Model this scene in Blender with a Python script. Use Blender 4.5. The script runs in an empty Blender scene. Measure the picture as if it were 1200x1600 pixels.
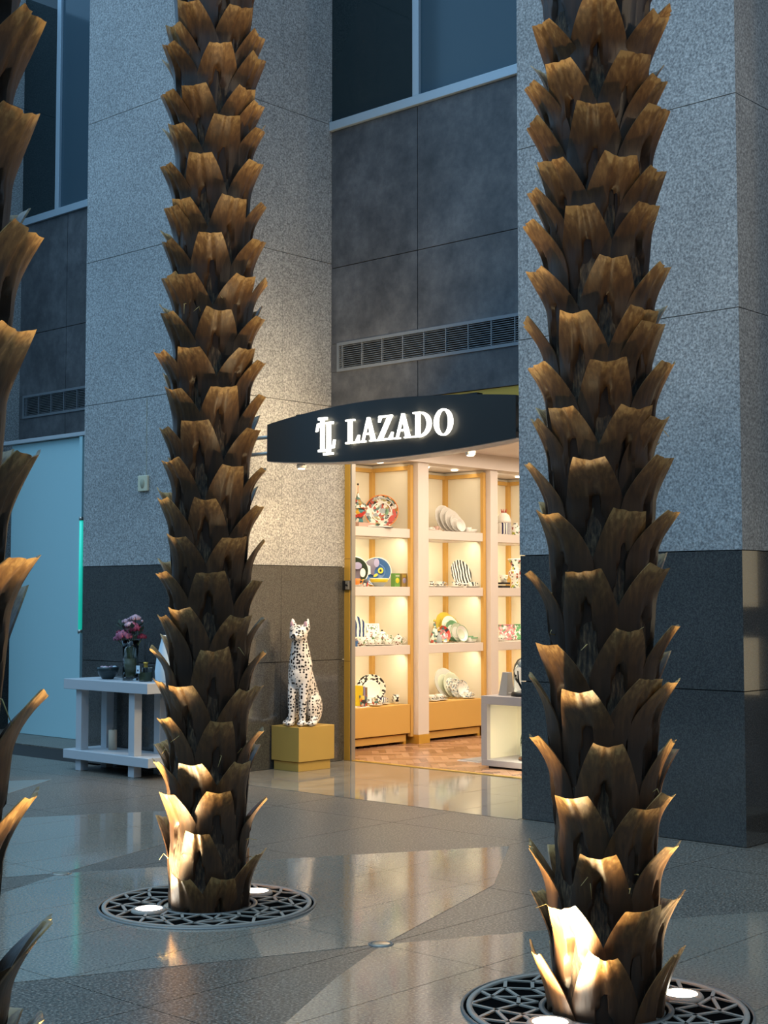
import bpy, bmesh, math, random
from mathutils import Vector, Matrix
random.seed(7)
R = math.radians
sc = bpy.context.scene
COL = sc.collection

# ------------------------------------------------------------------ camera
# world X runs along the shop side walls (recedes to the right), Y along the facade (recedes to the left)
AX = R(42.4); PIT = math.atan(136 / 2230)
cam_d = bpy.data.cameras.new('camera'); cam = bpy.data.objects.new('camera', cam_d); COL.objects.link(cam)
cam.location = (0, 0, 1.6)
fw = Vector((math.cos(AX) * math.cos(PIT), math.sin(AX) * math.cos(PIT), math.sin(PIT)))
cam.rotation_euler = fw.to_track_quat('-Z', 'Y').to_euler()
cam_d.sensor_fit = 'VERTICAL'; cam_d.sensor_height = 36; cam_d.sensor_width = 27
cam_d.lens = 36 * 2230 / 1600; cam_d.clip_end = 200
sc.camera = cam

# ------------------------------------------------------------------ sky and exposure
sc.view_settings.view_transform = 'Standard'; sc.view_settings.look = 'None'
sc.view_settings.gamma = 1.0; sc.view_settings.use_curve_mapping = False
sc.view_settings.exposure = 0.32
wd = bpy.data.worlds.new('sky'); sc.world = wd; wd.use_nodes = True
wd.node_tree.nodes['Background'].inputs[0].default_value = (0.30, 0.60, 0.95, 1)
wd.node_tree.nodes['Background'].inputs[1].default_value = 0.95

def lamp(name, kind, loc, power, color, target=None, parent=None, **kw):
    l = bpy.data.lights.new(name, kind); l.energy = power; l.color = color
    for k, v in kw.items(): setattr(l, k, v)
    o = bpy.data.objects.new(name, l); COL.objects.link(o); o.location = loc
    if target is not None:
        o.rotation_euler = (Vector(target) - Vector(loc)).to_track_quat('-Z', 'Y').to_euler()
    if parent: o.parent = parent
    return o
# daylight from the atrium roof, high on the left behind the viewer: soft and bluish
lamp('skylight_sun', 'SUN', (0, 8, 20), 1.25, (0.55, 0.80, 1.0), (7.5, 6.0, 0), angle=R(50))

# ------------------------------------------------------------------ materials
MT = {}
def new_mat(name):
    m = bpy.data.materials.new(name); m.use_nodes = True; MT[name] = m
    return m, m.node_tree.nodes, m.node_tree.links, m.node_tree.nodes['Principled BSDF']
def plain(name, col, rough=.5, metal=0., spec=.5, emit=None, es=0., trans=0., alpha=1., ior=1.45, coat=0.):
    m, n, l, b = new_mat(name)
    b.inputs['Base Color'].default_value = (*col, 1); b.inputs['Roughness'].default_value = rough
    b.inputs['Metallic'].default_value = metal; b.inputs['Specular IOR Level'].default_value = spec
    b.inputs['Transmission Weight'].default_value = trans; b.inputs['IOR'].default_value = ior
    b.inputs['Coat Weight'].default_value = coat
    if emit: b.inputs['Emission Color'].default_value = (*emit, 1); b.inputs['Emission Strength'].default_value = es
    return m
def ramp(n, stops):
    r = n.new('ShaderNodeValToRGB'); e = r.color_ramp.elements
    while len(e) < len(stops): e.new(.5)
    for i, (p, c) in enumerate(stops): e[i].position = p; e[i].color = (*c, 1)
    return r
def speckle(name, stops, scale, rough=.4, big=.12, bump=.0, spec=.5, det=3, coat=0.):
    """granite: fine grain noise in object space, with a slow large-scale variation"""
    m, n, l, b = new_mat(name)
    tc = n.new('ShaderNodeTexCoord'); ge = n.new('ShaderNodeNewGeometry')
    a = n.new('ShaderNodeTexNoise'); a.inputs['Scale'].default_value = scale; a.inputs['Detail'].default_value = det; a.inputs['Roughness'].default_value = .7
    c = n.new('ShaderNodeTexNoise'); c.inputs['Scale'].default_value = 1.3; c.inputs['Detail'].default_value = 4
    l.new(ge.outputs['Position'], a.inputs['Vector']); l.new(ge.outputs['Position'], c.inputs['Vector'])
    rp = ramp(n, stops); l.new(a.outputs[0], rp.inputs[0])
    mx = n.new('ShaderNodeMix'); mx.data_type = 'RGBA'; mx.blend_type = 'OVERLAY'; mx.inputs['Factor'].default_value = big * 3
    l.new(rp.outputs[0], mx.inputs['A']); l.new(c.outputs[0], mx.inputs['B']); l.new(mx.outputs['Result'], b.inputs['Base Color'])
    b.inputs['Roughness'].default_value = rough; b.inputs['Specular IOR Level'].default_value = spec; b.inputs['Coat Weight'].default_value = coat
    if bump:
        bp = n.new('ShaderNodeBump'); bp.inputs['Strength'].default_value = bump; bp.inputs['Distance'].default_value = .003
        l.new(a.outputs[0], bp.inputs['Height']); l.new(bp.outputs[0], b.inputs['Normal'])
    return m
speckle('granite', [(.36, (.16, .16, .16)), (.46, (.28, .28, .275)), (.56, (.38, .38, .37)), (.66, (.54, .54, .53))], 62, .55, .08, .1)
speckle('dado', [(.35, (.040, .040, .040)), (.5, (.065, .065, .062)), (.66, (.10, .098, .092))], 100, .12, .10, 0, .8, 3, .6)
speckle('slate', [(.3, (.050, .052, .058)), (.5, (.082, .084, .090)), (.7, (.125, .125, .130))], 4.5, .38, .2, 0, .4, 7)
speckle('floor_dark', [(.34, (.030, .027, .023)), (.46, (.092, .078, .062)), (.57, (.18, .155, .125)), (.67, (.38, .33, .27))], 80, .34, .06, 0, .4)
speckle('floor_light', [(.33, (.115, .10, .08)), (.48, (.225, .195, .155)), (.60, (.30, .26, .207)), (.70, (.45, .39, .31))], 80, .085, .06, 0, .7)
speckle('floor_strip', [(.3, (.16, .145, .12)), (.5, (.22, .20, .165)), (.7, (.30, .27, .22))], 6, .07, .15, 0, .6, 6)
plain('grout', (.02, .02, .02), .9)
plain('hall_wall', (.10, .10, .10), .8)
plain('frame_metal', (.42, .50, .56), .35, .3)
plain('vent_metal', (.22, .24, .26), .45, .4)
plain('vent_dark', (.012, .013, .015), .8)
plain('glass_dark', (.010, .022, .026), .04, 0, .6)
plain('glass_blind', (.04, .075, .10), .12, 0, .6)
plain('sign_black', (.034, .032, .029), .34, 0, .45)
plain('letter', (.9, .9, .85), .5, emit=(1, .94, .78), es=2.4)
plain('gold', (.66, .40, .07), .30, .45)
plain('gold_matte', (.66, .40, .11), .5, .1)
plain('plinth_gold', (.55, .36, .09), .45, .25)
plain('shop_white', (.72, .65, .60), .5)
plain('shop_cream', (.80, .73, .58), .7)
plain('counter_white', (.42, .39, .39), .45)
plain('lit_cream', (.85, .80, .65), .7)
plain('teal_panel', (.42, .66, .70), .45)
plain('green_tube', (.1, .8, .6), .4, emit=(.01, .66, .50), es=.42)
plain('table_white', (.46, .49, .52), .45)
plain('sensor', (.62, .58, .42), .5); plain('sensor_dark', (.36, .35, .25), .6)
plain('black', (.012, .012, .013), .4); plain('pit_shade', (.004, .004, .004), 1, 0, 0)
plain('steel', (.42, .40, .36), .35, .7)
plain('led', (.9, .9, .9), .5, emit=(1, .92, .75), es=5)
plain('led_cool', (.9, .9, .9), .5, emit=(1, .93, .80), es=10)
plain('led_up', (.9, .9, .9), .5, emit=(1, .92, .75), es=12)
plain('iron', (.20, .195, .18), .5, .5)
plain('rim', (.30, .275, .235), .6, .1)
plain('brass_stud', (.55, .50, .40), .3, .8)
plain('lit_window', (.8, .7, .5), .6, emit=(1, .72, .38), es=.55)
plain('porcelain', (.84, .82, .77), .18, 0, .5)
plain('glaze_dark', (.02, .035, .04), .25)
plain('clear_glass', (.92, .97, .96), .03, 0, .5, trans=1.)
plain('leaf_dark', (.02, .04, .022), .5); plain('petal_pink', (.34, .10, .17), .6); plain('petal_pale', (.52, .34, .40), .6)
plain('petal_red', (.22, .02, .05), .6); plain('stem_green', (.08, .12, .035), .5); plain('water', (.10, .11, .06), .1, 0, .5)
plain('candle', (.62, .52, .40), .5); plain('card', (.60, .72, .80), .6); plain('ink', (.02, .03, .06), .6)
plain('wood_dark', (.12, .05, .02), .4)

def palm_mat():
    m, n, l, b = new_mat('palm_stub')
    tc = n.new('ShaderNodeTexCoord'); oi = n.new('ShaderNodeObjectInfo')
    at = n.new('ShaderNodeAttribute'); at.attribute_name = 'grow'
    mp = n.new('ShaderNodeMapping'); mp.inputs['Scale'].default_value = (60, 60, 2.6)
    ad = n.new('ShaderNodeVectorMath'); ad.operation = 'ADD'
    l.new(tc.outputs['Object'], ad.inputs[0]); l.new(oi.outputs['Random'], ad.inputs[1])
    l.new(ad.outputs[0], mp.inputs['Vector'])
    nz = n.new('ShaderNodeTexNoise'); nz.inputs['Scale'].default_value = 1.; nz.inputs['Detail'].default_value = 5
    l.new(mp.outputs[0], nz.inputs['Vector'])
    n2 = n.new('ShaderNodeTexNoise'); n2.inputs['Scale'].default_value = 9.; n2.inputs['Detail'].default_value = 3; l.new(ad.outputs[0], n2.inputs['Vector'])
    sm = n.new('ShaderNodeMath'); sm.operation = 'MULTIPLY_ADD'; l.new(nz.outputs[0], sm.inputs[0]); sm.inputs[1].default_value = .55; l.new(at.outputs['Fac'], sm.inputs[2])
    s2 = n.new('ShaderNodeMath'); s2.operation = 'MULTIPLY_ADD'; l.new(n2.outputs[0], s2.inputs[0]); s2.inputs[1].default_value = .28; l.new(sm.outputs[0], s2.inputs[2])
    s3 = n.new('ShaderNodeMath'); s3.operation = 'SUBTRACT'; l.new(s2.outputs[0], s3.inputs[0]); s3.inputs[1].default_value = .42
    rp = ramp(n, [(.05, (.030, .017, .011)), (.45, (.065, .033, .017)), (.72, (.15, .072, .028)), (.90, (.30, .155, .055)), (1.0, (.55, .33, .125))])  # paler cut ends; contrast deepened to hold uplit tips and shaded bases too
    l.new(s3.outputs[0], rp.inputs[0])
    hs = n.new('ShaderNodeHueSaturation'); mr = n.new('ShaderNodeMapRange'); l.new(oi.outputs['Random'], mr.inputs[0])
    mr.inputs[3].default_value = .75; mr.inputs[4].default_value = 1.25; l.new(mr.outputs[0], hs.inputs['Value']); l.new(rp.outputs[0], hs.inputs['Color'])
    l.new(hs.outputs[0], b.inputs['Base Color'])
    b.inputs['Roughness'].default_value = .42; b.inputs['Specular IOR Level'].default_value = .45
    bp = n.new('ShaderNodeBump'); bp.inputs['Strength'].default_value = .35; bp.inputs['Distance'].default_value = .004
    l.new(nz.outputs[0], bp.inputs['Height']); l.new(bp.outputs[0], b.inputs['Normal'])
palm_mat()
def fibre_mat():
    m, n, l, b = new_mat('palm_fibre')
    ge = n.new('ShaderNodeNewGeometry'); mp = n.new('ShaderNodeMapping'); mp.inputs['Scale'].default_value = (90, 90, 22)
    l.new(ge.outputs['Position'], mp.inputs['Vector'])
    nz = n.new('ShaderNodeTexNoise'); nz.inputs['Scale'].default_value = 1; nz.inputs['Detail'].default_value = 6; l.new(mp.outputs[0], nz.inputs['Vector'])
    rp = ramp(n, [(.35, (.015, .009, .005)), (.55, (.07, .04, .02)), (.7, (.16, .10, .05))]); l.new(nz.outputs[0], rp.inputs[0]); l.new(rp.outputs[0], b.inputs['Base Color'])
    bp = n.new('ShaderNodeBump'); bp.inputs['Strength'].default_value = .8; bp.inputs['Distance'].default_value = .01
    l.new(nz.outputs[0], bp.inputs['Height']); l.new(bp.outputs[0], b.inputs['Normal']); b.inputs['Roughness'].default_value = .8
fibre_mat()
plain('straw', (.50, .36, .14), .6)
def spots_mat(name, base, dot, scale, thr):
    m, n, l, b = new_mat(name)
    tc = n.new('ShaderNodeTexCoord'); v = n.new('ShaderNodeTexVoronoi'); v.inputs['Scale'].default_value = scale; v.inputs['Randomness'].default_value = .6
    l.new(tc.outputs['Object'], v.inputs['Vector'])
    rp = ramp(n, [(thr, dot), (thr + .05, base)]); l.new(v.outputs['Distance'], rp.inputs[0]); l.new(rp.outputs[0], b.inputs['Base Color'])
    b.inputs['Roughness'].default_value = .25
spots_mat('leopard', (.80, .74, .68), (.022, .016, .014), 36, .37)
def bands(name, c1, c2, scale, rot=0., wave='BANDS', dist=0., rough=.25, width=.5):
    m, n, l, b = new_mat(name)
    tc = n.new('ShaderNodeTexCoord'); mp = n.new('ShaderNodeMapping'); mp.inputs['Rotation'].default_value = (0, rot, 0)
    w = n.new('ShaderNodeTexWave'); w.wave_type = wave; w.inputs['Scale'].default_value = scale; w.inputs['Distortion'].default_value = dist
    if wave == 'RINGS': w.rings_direction = 'SPHERICAL'
    l.new(tc.outputs['Object'], mp.inputs['Vector']); l.new(mp.outputs[0], w.inputs['Vector'])
    rp = ramp(n, [(width - .03, c1), (width + .03, c2)]); l.new(w.outputs[0], rp.inputs[0]); l.new(rp.outputs[0], b.inputs['Base Color']); b.inputs['Roughness'].default_value = rough
    return m
def mosaic(name, cols, scale, bgw=.5, rough=.25):
    """random coloured print on porcelain"""
    m, n, l, b = new_mat(name)
    tc = n.new('ShaderNodeTexCoord'); v = n.new('ShaderNodeTexVoronoi'); v.inputs['Scale'].default_value = scale
    l.new(tc.outputs['Object'], v.inputs['Vector'])
    rp = n.new('ShaderNodeValToRGB'); rp.color_ramp.interpolation = 'CONSTANT'; e = rp.color_ramp.elements
    allc = [(.82, .80, .74)] + cols
    while len(e) < len(allc): e.new(.5)
    for i, c in enumerate(allc):
        e[i].position = 0 if i == 0 else bgw + (1 - bgw) * (i - 1) / len(cols); e[i].color = (*c, 1)
    sp = n.new('ShaderNodeSeparateColor'); l.new(v.outputs['Color'], sp.inputs[0]); l.new(sp.outputs[0], rp.inputs[0]); l.new(rp.outputs[0], b.inputs['Base Color'])
    b.inputs['Roughness'].default_value = rough
    return m
bands('stripe_blue', (.03, .07, .20), (.82, .80, .76), 9, .8, dist=2.5)
bands('stripe_black', (.015, .025, .03), (.84, .82, .76), 8, .5, dist=3.5)
bands('stripe_navy', (.02, .025, .10), (.84, .82, .78), 16, 0.)
bands('stripe_book', (.45, .22, .05), (.10, .10, .14), 20, 0., dist=1)
mosaic('print_red', [(.45, .08, .05), (.42, .22, .06), (.10, .20, .18), (.03, .03, .03), (.30, .33, .35), (.40, .36, .16)], 34, .35)
mosaic('print_grey', [(.25, .27, .27), (.40, .42, .38), (.08, .09, .09)], 50, .62)
mosaic('print_botanic', [(.10, .20, .08), (.30, .28, .12), (.25, .10, .07), (.22, .22, .2)], 60, .74)
mosaic('print_blue', [(.12, .20, .30), (.30, .40, .46), (.20, .16, .12), (.50, .55, .55)], 60, .55)
mosaic('print_multi', [(.55, .05, .04), (.04, .22, .24), (.70, .45, .06), (.05, .05, .06), (.50, .10, .05)], 26, .12)
mosaic('print_bw', [(.02, .02, .02), (.05, .05, .05)], 40, .55)
mosaic('print_pink', [(.55, .16, .18), (.45, .22, .20), (.12, .22, .12), (.60, .40, .38)], 40, .15)
mosaic('print_green', [(.10, .32, .12), (.20, .45, .20), (.45, .50, .40)], 40, .15)
mosaic('print_flower', [(.40, .42, .05), (.35, .08, .05), (.10, .18, .10), (.05, .06, .06)], 40, .62)
plain('plate_white', (.78, .76, .72), .2); plain('plate_grey', (.52, .53, .50), .25); plain('plate_sage', (.58, .62, .50), .25)
plain('plate_green', (.16, .34, .18), .25); plain('plate_gold', (.52, .40, .05), .35); plain('plate_blue', (.05, .15, .38), .2)
plain('grey_blue', (.36, .42, .44), .25)
plain('yellow', (.75, .60, .03), .3); plain('beak', (.14, .12, .18), .3); plain('purple', (.25, .18, .38), .3); plain('green_box', (.13, .30, .06), .4)
plain('olive_box', (.32, .22, .07), .4); plain('orange', (.75, .22, .03), .3); plain('book_white', (.80, .79, .75), .5); plain('pink_box', (.55, .36, .30), .5)
plain('grey_card', (.36, .35, .33), .5); plain('lav', (.30, .28, .45), .4); plain('red', (.50, .06, .04), .3)

# ------------------------------------------------------------------ mesh helpers
def setp(o, label=None, cat=None, group=None, kind=None):
    if label: o['label'] = label
    if cat: o['category'] = cat
    if group: o['group'] = group
    if kind: o['kind'] = kind
    return o
class MB:
    def __init__(s): s.v = []; s.f = []; s.sm = []
    def add(s, vs, fs, smooth=False):
        k = len(s.v); s.v += [tuple(p) for p in vs]
        for q in fs: s.f.append([k + i for i in q]); s.sm.append(smooth)
        return s
    def box(s, x0, x1, y0, y1, z0, z1):
        v = [(x, y, z) for z in (z0, z1) for y in (y0, y1) for x in (x0, x1)]
        return s.add(v, [(0, 2, 3, 1), (4, 5, 7, 6), (0, 1, 5, 4), (2, 6, 7, 3), (0, 4, 6, 2), (1, 3, 7, 5)])
    def prism(s, poly, fn, d0, d1):
        """poly: 2d ring (ccw), fn(u,v,d)->3d"""
        n = len(poly)
        v = [fn(u, w, d0) for u, w in poly] + [fn(u, w, d1) for u, w in poly]
        return s.add(v, [list(range(n - 1, -1, -1)), list(range(n, 2 * n))] + [(i, (i + 1) % n, n + (i + 1) % n, n + i) for i in range(n)])
    def lathe(s, prof, c=(0, 0, 0), seg=24, smooth=True, mat=None):
        """prof [(r,z)]; closes poles where r=0"""
        n = len(prof); v = []; f = []
        for r, z in prof:
            for k in range(seg):
                a = 2 * math.pi * k / seg; p = Vector((r * math.cos(a), r * math.sin(a), z))
                if mat is not None: p = mat @ p
                v.append((p[0] + c[0], p[1] + c[1], p[2] + c[2]))
        for i in range(n - 1):
            for k in range(seg):
                f.append((i * seg + k, i * seg + (k + 1) % seg, (i + 1) * seg + (k + 1) % seg, (i + 1) * seg + k))
        return s.add(v, f, smooth)
    def tube(s, pts, r, seg=8, caps=True):
        pts = [Vector(p) for p in pts]; rr = r if isinstance(r, (list, tuple)) else [r] * len(pts)
        v = []; f = []; up = Vector((.13, .21, .97))
        for i, p in enumerate(pts):
            t = (pts[min(i + 1, len(pts) - 1)] - pts[max(i - 1, 0)]).normalized()
            a = t.cross(up)
            if a.length < 1e-3: a = t.cross(Vector((1, 0, 0)))
            a.normalize(); b = t.cross(a)
            for k in range(seg):
                g = 2 * math.pi * k / seg; v.append(p + (a * math.cos(g) + b * math.sin(g)) * rr[i])
        for i in range(len(pts) - 1):
            for k in range(seg): f.append((i * seg + k, i * seg + (k + 1) % seg, (i + 1) * seg + (k + 1) % seg, (i + 1) * seg + k))
        if caps: f.append(list(range(seg - 1, -1, -1))); f.append([(len(pts) - 1) * seg + k for k in range(seg)])
        return s.add(v, f, True)
    def ell(s, c, r, seg=14, rings=9, rot=None):
        v = []; f = []
        for i in range(rings + 1):
            t = math.pi * i / rings
            for k in range(seg):
                a = 2 * math.pi * k / seg
                p = Vector((r[0] * math.sin(t) * math.cos(a), r[1] * math.sin(t) * math.sin(a), r[2] * math.cos(t)))
                if rot is not None: p = rot @ p
                v.append(p + Vector(c))
        for i in range(rings):
            for k in range(seg): f.append((i * seg + k, (i + 1) * seg + k, (i + 1) * seg + (k + 1) % seg, i * seg + (k + 1) % seg))
        return s.add(v, f, True)
    def mesh(s, name):
        me = bpy.data.meshes.new(name); me.from_pydata(s.v, [], s.f); me.polygons.foreach_set('use_smooth', s.sm)
        bm = bmesh.new(); bm.from_mesh(me); bmesh.ops.remove_doubles(bm, verts=bm.verts, dist=1e-5)
        bmesh.ops.dissolve_degenerate(bm, dist=1e-6, edges=bm.edges); bmesh.ops.recalc_face_normals(bm, faces=bm.faces); bm.to_mesh(me); bm.free()
        return me
    def build(s, name, mat, parent=None, bevel=0., loc=None, rot=None):
        me = s.mesh(name); me.materials.append(MT[mat])
        o = bpy.data.objects.new(name, me); COL.objects.link(o)
        if parent: o.parent = parent
        if loc: o.location = loc
        if rot: o.rotation_euler = rot
        if bevel:
            b = o.modifiers.new('bevel', 'BEVEL'); b.width = bevel; b.segments = 2; b.limit_method = 'ANGLE'; b.angle_limit = R(50)
        return o
def empty(name, loc, label, cat, group=None, rz=0., kind=None):
    o = bpy.data.objects.new(name, None); COL.objects.link(o); o.location = loc; o.rotation_euler = (0, 0, rz); o.empty_display_size = .1
    return setp(o, label, cat, group, kind)
def box(name, mat, x0, x1, y0, y1, z0, z1, parent=None, bevel=0., base=None):
    """world-coordinate box; parent location is subtracted"""
    p = parent
    if base is None:
        base = Vector((0, 0, 0))
        while p: base = base + p.location; p = p.parent
    return MB().box(x0 - base[0], x1 - base[0], y0 - base[1], y1 - base[1], z0 - base[2], z1 - base[2]).build(name, mat, parent, bevel)
def inst(me, name, parent, loc=(0, 0, 0), rot=(0, 0, 0), scale=(1, 1, 1)):
    o = bpy.data.objects.new(name, me); COL.objects.link(o); o.parent = parent; o.location = loc; o.rotation_euler = rot; o.scale = scale
    return o

# ------------------------------------------------------------------ setting: floor
def clip(poly, cp):
    out = poly
    for i in range(len(cp)):
        a, b = cp[i], cp[(i + 1) % len(cp)]; inp, out = out, []
        side = lambda p: (b[0] - a[0]) * (p[1] - a[1]) - (b[1] - a[1]) * (p[0] - a[0])
        for j in range(len(inp)):
            p, q = inp[j], inp[(j + 1) % len(inp)]; sp, sq = side(p), side(q)
            if sp >= 0: out.append(p)
            if (sp >= 0) != (sq >= 0):
                t = sp / (sp - sq); out.append((p[0] + (q[0] - p[0]) * t, p[1] + (q[1] - p[1]) * t))
        if not out: return []
    return out
def area(p): return .5 * abs(sum(p[i][0] * p[(i + 1) % len(p)][1] - p[(i + 1) % len(p)][0] * p[i][1] for i in range(len(p))))
floor = setp(MB().box(-6, 17, -7, 60, -.1, -.012).build('floor', 'grout'), kind='structure')
TX, TY, G = 1.37, .60, .0022
xs = [4.96 + TX * k for k in range(-3, 5)]; ys = [4.55 + TY * k for k in range(-10, 21)]
DM = [(0, 1.275), (-.56, 1.03), (-1.38, .60), (-2.5, -.05), (-1.35, -.68), (-.56, -1.02), (0, -1.275), (1.44, -.80), (2.5, -.1), (1.57, .45), (.66, .93)]
DIA = [[(4.97 + a, c + b) for a, b in DM] for c in [5.82 + 2.55 * k for k in range(-2, 5)]]
PILL = [(8.44, 10.3, 4.545, 6.353), (8.44, 10.3, 9.94, 11.75), (8.44, 10.3, 15.45, 17.3)]
for i in range(len(xs) - 1):
    x0, x1 = xs[i], min(xs[i + 1], 8.385) if xs[i] < 8.38 else xs[i + 1]
    # dark stone is laid in slabs two modules long, light diamonds in single modules
    for j in range(0, len(ys) - 1, 2):
        y0, y1 = ys[j], ys[min(j + 2, len(ys) - 1)]
        if x0 > 8 and (4.0 < y0 < 11): continue
        MB().box(x0 + G, x1 - G, y0 + G, y1 - G, -.012, -.0015).build('floor_slab', 'floor_dark', floor)
    if xs[i] > 7.5: continue
    for j in range(len(ys) - 1):
        rect = [(x0 + G, ys[j] + G), (x1 - G, ys[j] + G), (x1 - G, ys[j + 1] - G), (x0 + G, ys[j + 1] - G)]
        for d in DIA:
            p = clip(rect, d)
            if p and area(p) > .004:
                MB().prism(p, lambda u, v, w: (u, v, w), -.0014, 0.).build('floor_tile', 'floor_light', floor)
for i in range(2):
    for j in range(6):
        x0, x1 = 8.39 + .965 * i, 8.39 + .965 * (i + 1); y0, y1 = 6.36 + .597 * j, 6.36 + .597 * (j + 1)
        MB().box(x0 + G, x1 - G, y0 + G, y1 - G, -.012, 0).build('polished_tile', 'floor_strip', floor)
MB().box(8.39, 10.32, 3.9, 6.352, -.012, -.0015).build('floor_slab', 'floor_dark', floor)
MB().box(8.39, 10.32, 9.945, 11.4, -.012, -.0015).build('floor_slab', 'floor_dark', floor)
# round floor studs where the diamonds meet
for k, y in enumerate((4.557, 7.09)):
    st = empty('floor_stud', (4.97, y, .0), ('round metal stud between the two palms where floor diamonds meet', 'round metal floor stud left of the left palm where dark wedges meet')[k], 'floor stud', 'floor studs')
    MB().lathe([(0, .004), (.040, .004), (.048, .0), (.048, -.01)]).build('disc', 'brass_stud', st)
    MB().lathe([(.048, .0), (.050, .003), (.058, .003), (.060, .0), (.06, -.01)]).build('ring', 'iron', st)

# ------------------------------------------------------------------ setting: granite pillars
ZJ = [0, 1.0, 1.92, 3.52, 4.96, 6.38, 7.85, 9.3]
def pillar(name, x0, x1, y0, y1):
    w = setp(box(name, 'grout', x0 + .03, x1, y0 + .03, y1 - .03, 0, 9.3), kind='structure')
    xm = x0 + .99; g = .003
    for a, b in zip(ZJ, ZJ[1:]):
        m = 'dado' if b <= 1.93 else 'granite'; t = .004 if b <= 1.93 else 0.
        MB().box(x0 + t, x0 + .03, y0 + t, y1 - t, a + g, b - g).build('granite_panel', m, w)
        for c, d in ((x0 + .03, xm), (xm, x1)):
            MB().box(c + g * (c == xm), d, y0 + t, y0 + .03, a + g, b - g).build('granite_panel', m, w)
        MB().box(x0 + .03, x1, y1 - .03, y1 - t, a + g, b - g).build('granite_panel', m, w)
    return w
pillar('wall_left', *PILL[1]); pillar('wall_right', *PILL[0]); pillar('wall_far_left', *PILL[2])

# ------------------------------------------------------------------ setting: upper bay walls with window, slate panels and vent
def bay(name, y0, y1, ym, wn, mull_y, tn):
    X = 10.1; g = .004
    w = setp(box(name, 'grout', X + .03, X + .2, y0, y1, 3.5, 9.3), kind='structure')
    for a, b in ((3.5, 3.86), (4.14, 4.91), (4.91, 6.31)):
        for c, d in ((y0, ym), (ym, y1)): MB().box(X, X + .03, c + g, d - g, a + g, b - g).build('slate_panel', 'slate', w)
    MB().box(X, X + .03, y1 - .09, y1, 3.86, 4.14).build('slate_panel', 'slate', w)
    wi = setp(box(wn, 'grout', X + .02, X + .03, y0, y1, 6.3, 9.3), kind='structure')
    box('sill_frame', 'frame_metal', X - .035, X + .03, y0, y1, 6.31, 6.40, wi, .004)
    box('mullion', 'frame_metal', X - .03, X + .03, mull_y - .04, mull_y + .04, 6.40, 9.3, wi, .004)
    box('pane', 'glass_dark', X + .005, X + .02, mull_y + .04, y1, 6.40, 9.3, wi)
    box('pane', 'glass_blind', X + .005, X + .02, y0, mull_y - .04, 6.40, 9.3, wi)
    # ventilation grille set in the slate
    v = empty('air_vent', (X, y1 - .1, 3.86), tn, 'vent', 'long wall vents')
    ya, yb = y0, y1 - .09
    box('back', 'vent_dark', X + .02, X + .03, ya, yb, 3.86, 4.14, v)
    fr = MB(); B = v.location
    for (a, b, c, d) in ((ya, yb, 3.855, 3.885), (ya, yb, 4.115, 4.145), (yb - .03, yb, 3.885, 4.115)):
        fr.box(-.012, .02, a - B[1], b - B[1], c - B[2], d - B[2])
    fr.build('frame', 'vent_metal', v)
    for k in range(11):
        z = 3.895 + k * .0205
        MB().add([(-.004, ya - B[1], z - B[2]), (-.004, yb - .03 - B[1], z - B[2]), (.016, yb - .03 - B[1], z + .009 - B[2]), (.016, ya - B[1], z + .009 - B[2]),
                  (-.004, ya - B[1], z + .004 - B[2]), (-.004, yb - .03 - B[1], z + .004 - B[2]), (.016, yb - .03 - B[1], z + .013 - B[2]), (.016, ya - B[1], z + .013 - B[2])],
                 [(0, 1, 2, 3), (4, 7, 6, 5), (0, 4, 5, 1), (2, 6, 7, 3), (0, 3, 7, 4), (1, 5, 6, 2)]).build('slat', 'vent_metal', v)
    y = yb - .07
    while y > ya + .1:
        box('divider', 'vent_metal', X - .008, X + .018, y - .005, y + .005, 3.885, 4.115, v); y -= .268
    return w
bay('wall_back', 6.353, 9.94, 8.79, 'window_1', 8.79, 'long dark louvred air vent above the shop sign')
bay('wall_back_left', 11.75, 15.45, 14.46, 'window_2', 14.66, 'dark louvred air vent above the teal panel')
bay('wall_back_right', .95, 4.545, 3.4, 'window_3', 3.4, 'louvred air vent over the bay right of the blue pillar')
setp(box('trim_1', 'gold', 10.12, 10.34, 6.353, 9.94, 3.36, 3.5), kind='structure')
setp(box('wall_bay_right', 'slate', 10.15, 10.35, .95, 4.545, 0, 3.5), kind='structure')
for k, (a, b) in enumerate(((.86, 1.30), (1.54, 2.1))):
    w = setp(box('window_%d' % (4 + k), 'lit_window', 10.14, 10.15, 1.1, 3.76, a, b), kind='structure')
setp(box('wall_next_pillar', 'granite', 8.44, 10.3, -.9, .95, 0, 9.3), kind='structure')
# hall walls behind and to the right of the viewer
setp(box('wall_hall_far_left', 'hall_wall', -5, 17, 60, 60.3, 0, 6.5), kind='structure')
setp(box('wall_hall_right', 'hall_wall', -6, 12, -6.3, -6.0, 0, 9), kind='structure')
setp(box('wall_hall_behind', 'hall_wall', -5.3, -5, -6, 60, 0, 6.5), kind='structure')

for k, (x, y) in enumerate(((4.5, -4.5), (8.0, -5.0))):  # unseen floodlights added to warm the pillar faces turned to the right
    h = empty('added_floodlight', (x, y, 5.6), ('added unseen warm floodlight on the right hall wall nearest the viewer', 'added unseen warm floodlight on the right hall wall further on')[k], 'floodlight', 'added floodlights')
    MB().lathe([(0, .12), (.08, .12), (.11, .0), (.10, .0), (.07, .10), (0, .10)], mat=Matrix.Rotation(R(-110), 4, 'X')).build('housing', 'black', h); MB().box(-.02, .02, -6.0 - y, -.05, .0, .04).build('arm', 'steel', h)
    lamp('added_flood_beam', 'SPOT', (x, y + .12, 5.6), 420, (1, .78, .52), (9.0, 7.0, 2.4), spot_size=R(80), spot_blend=.8, shadow_soft_size=.12)
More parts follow.
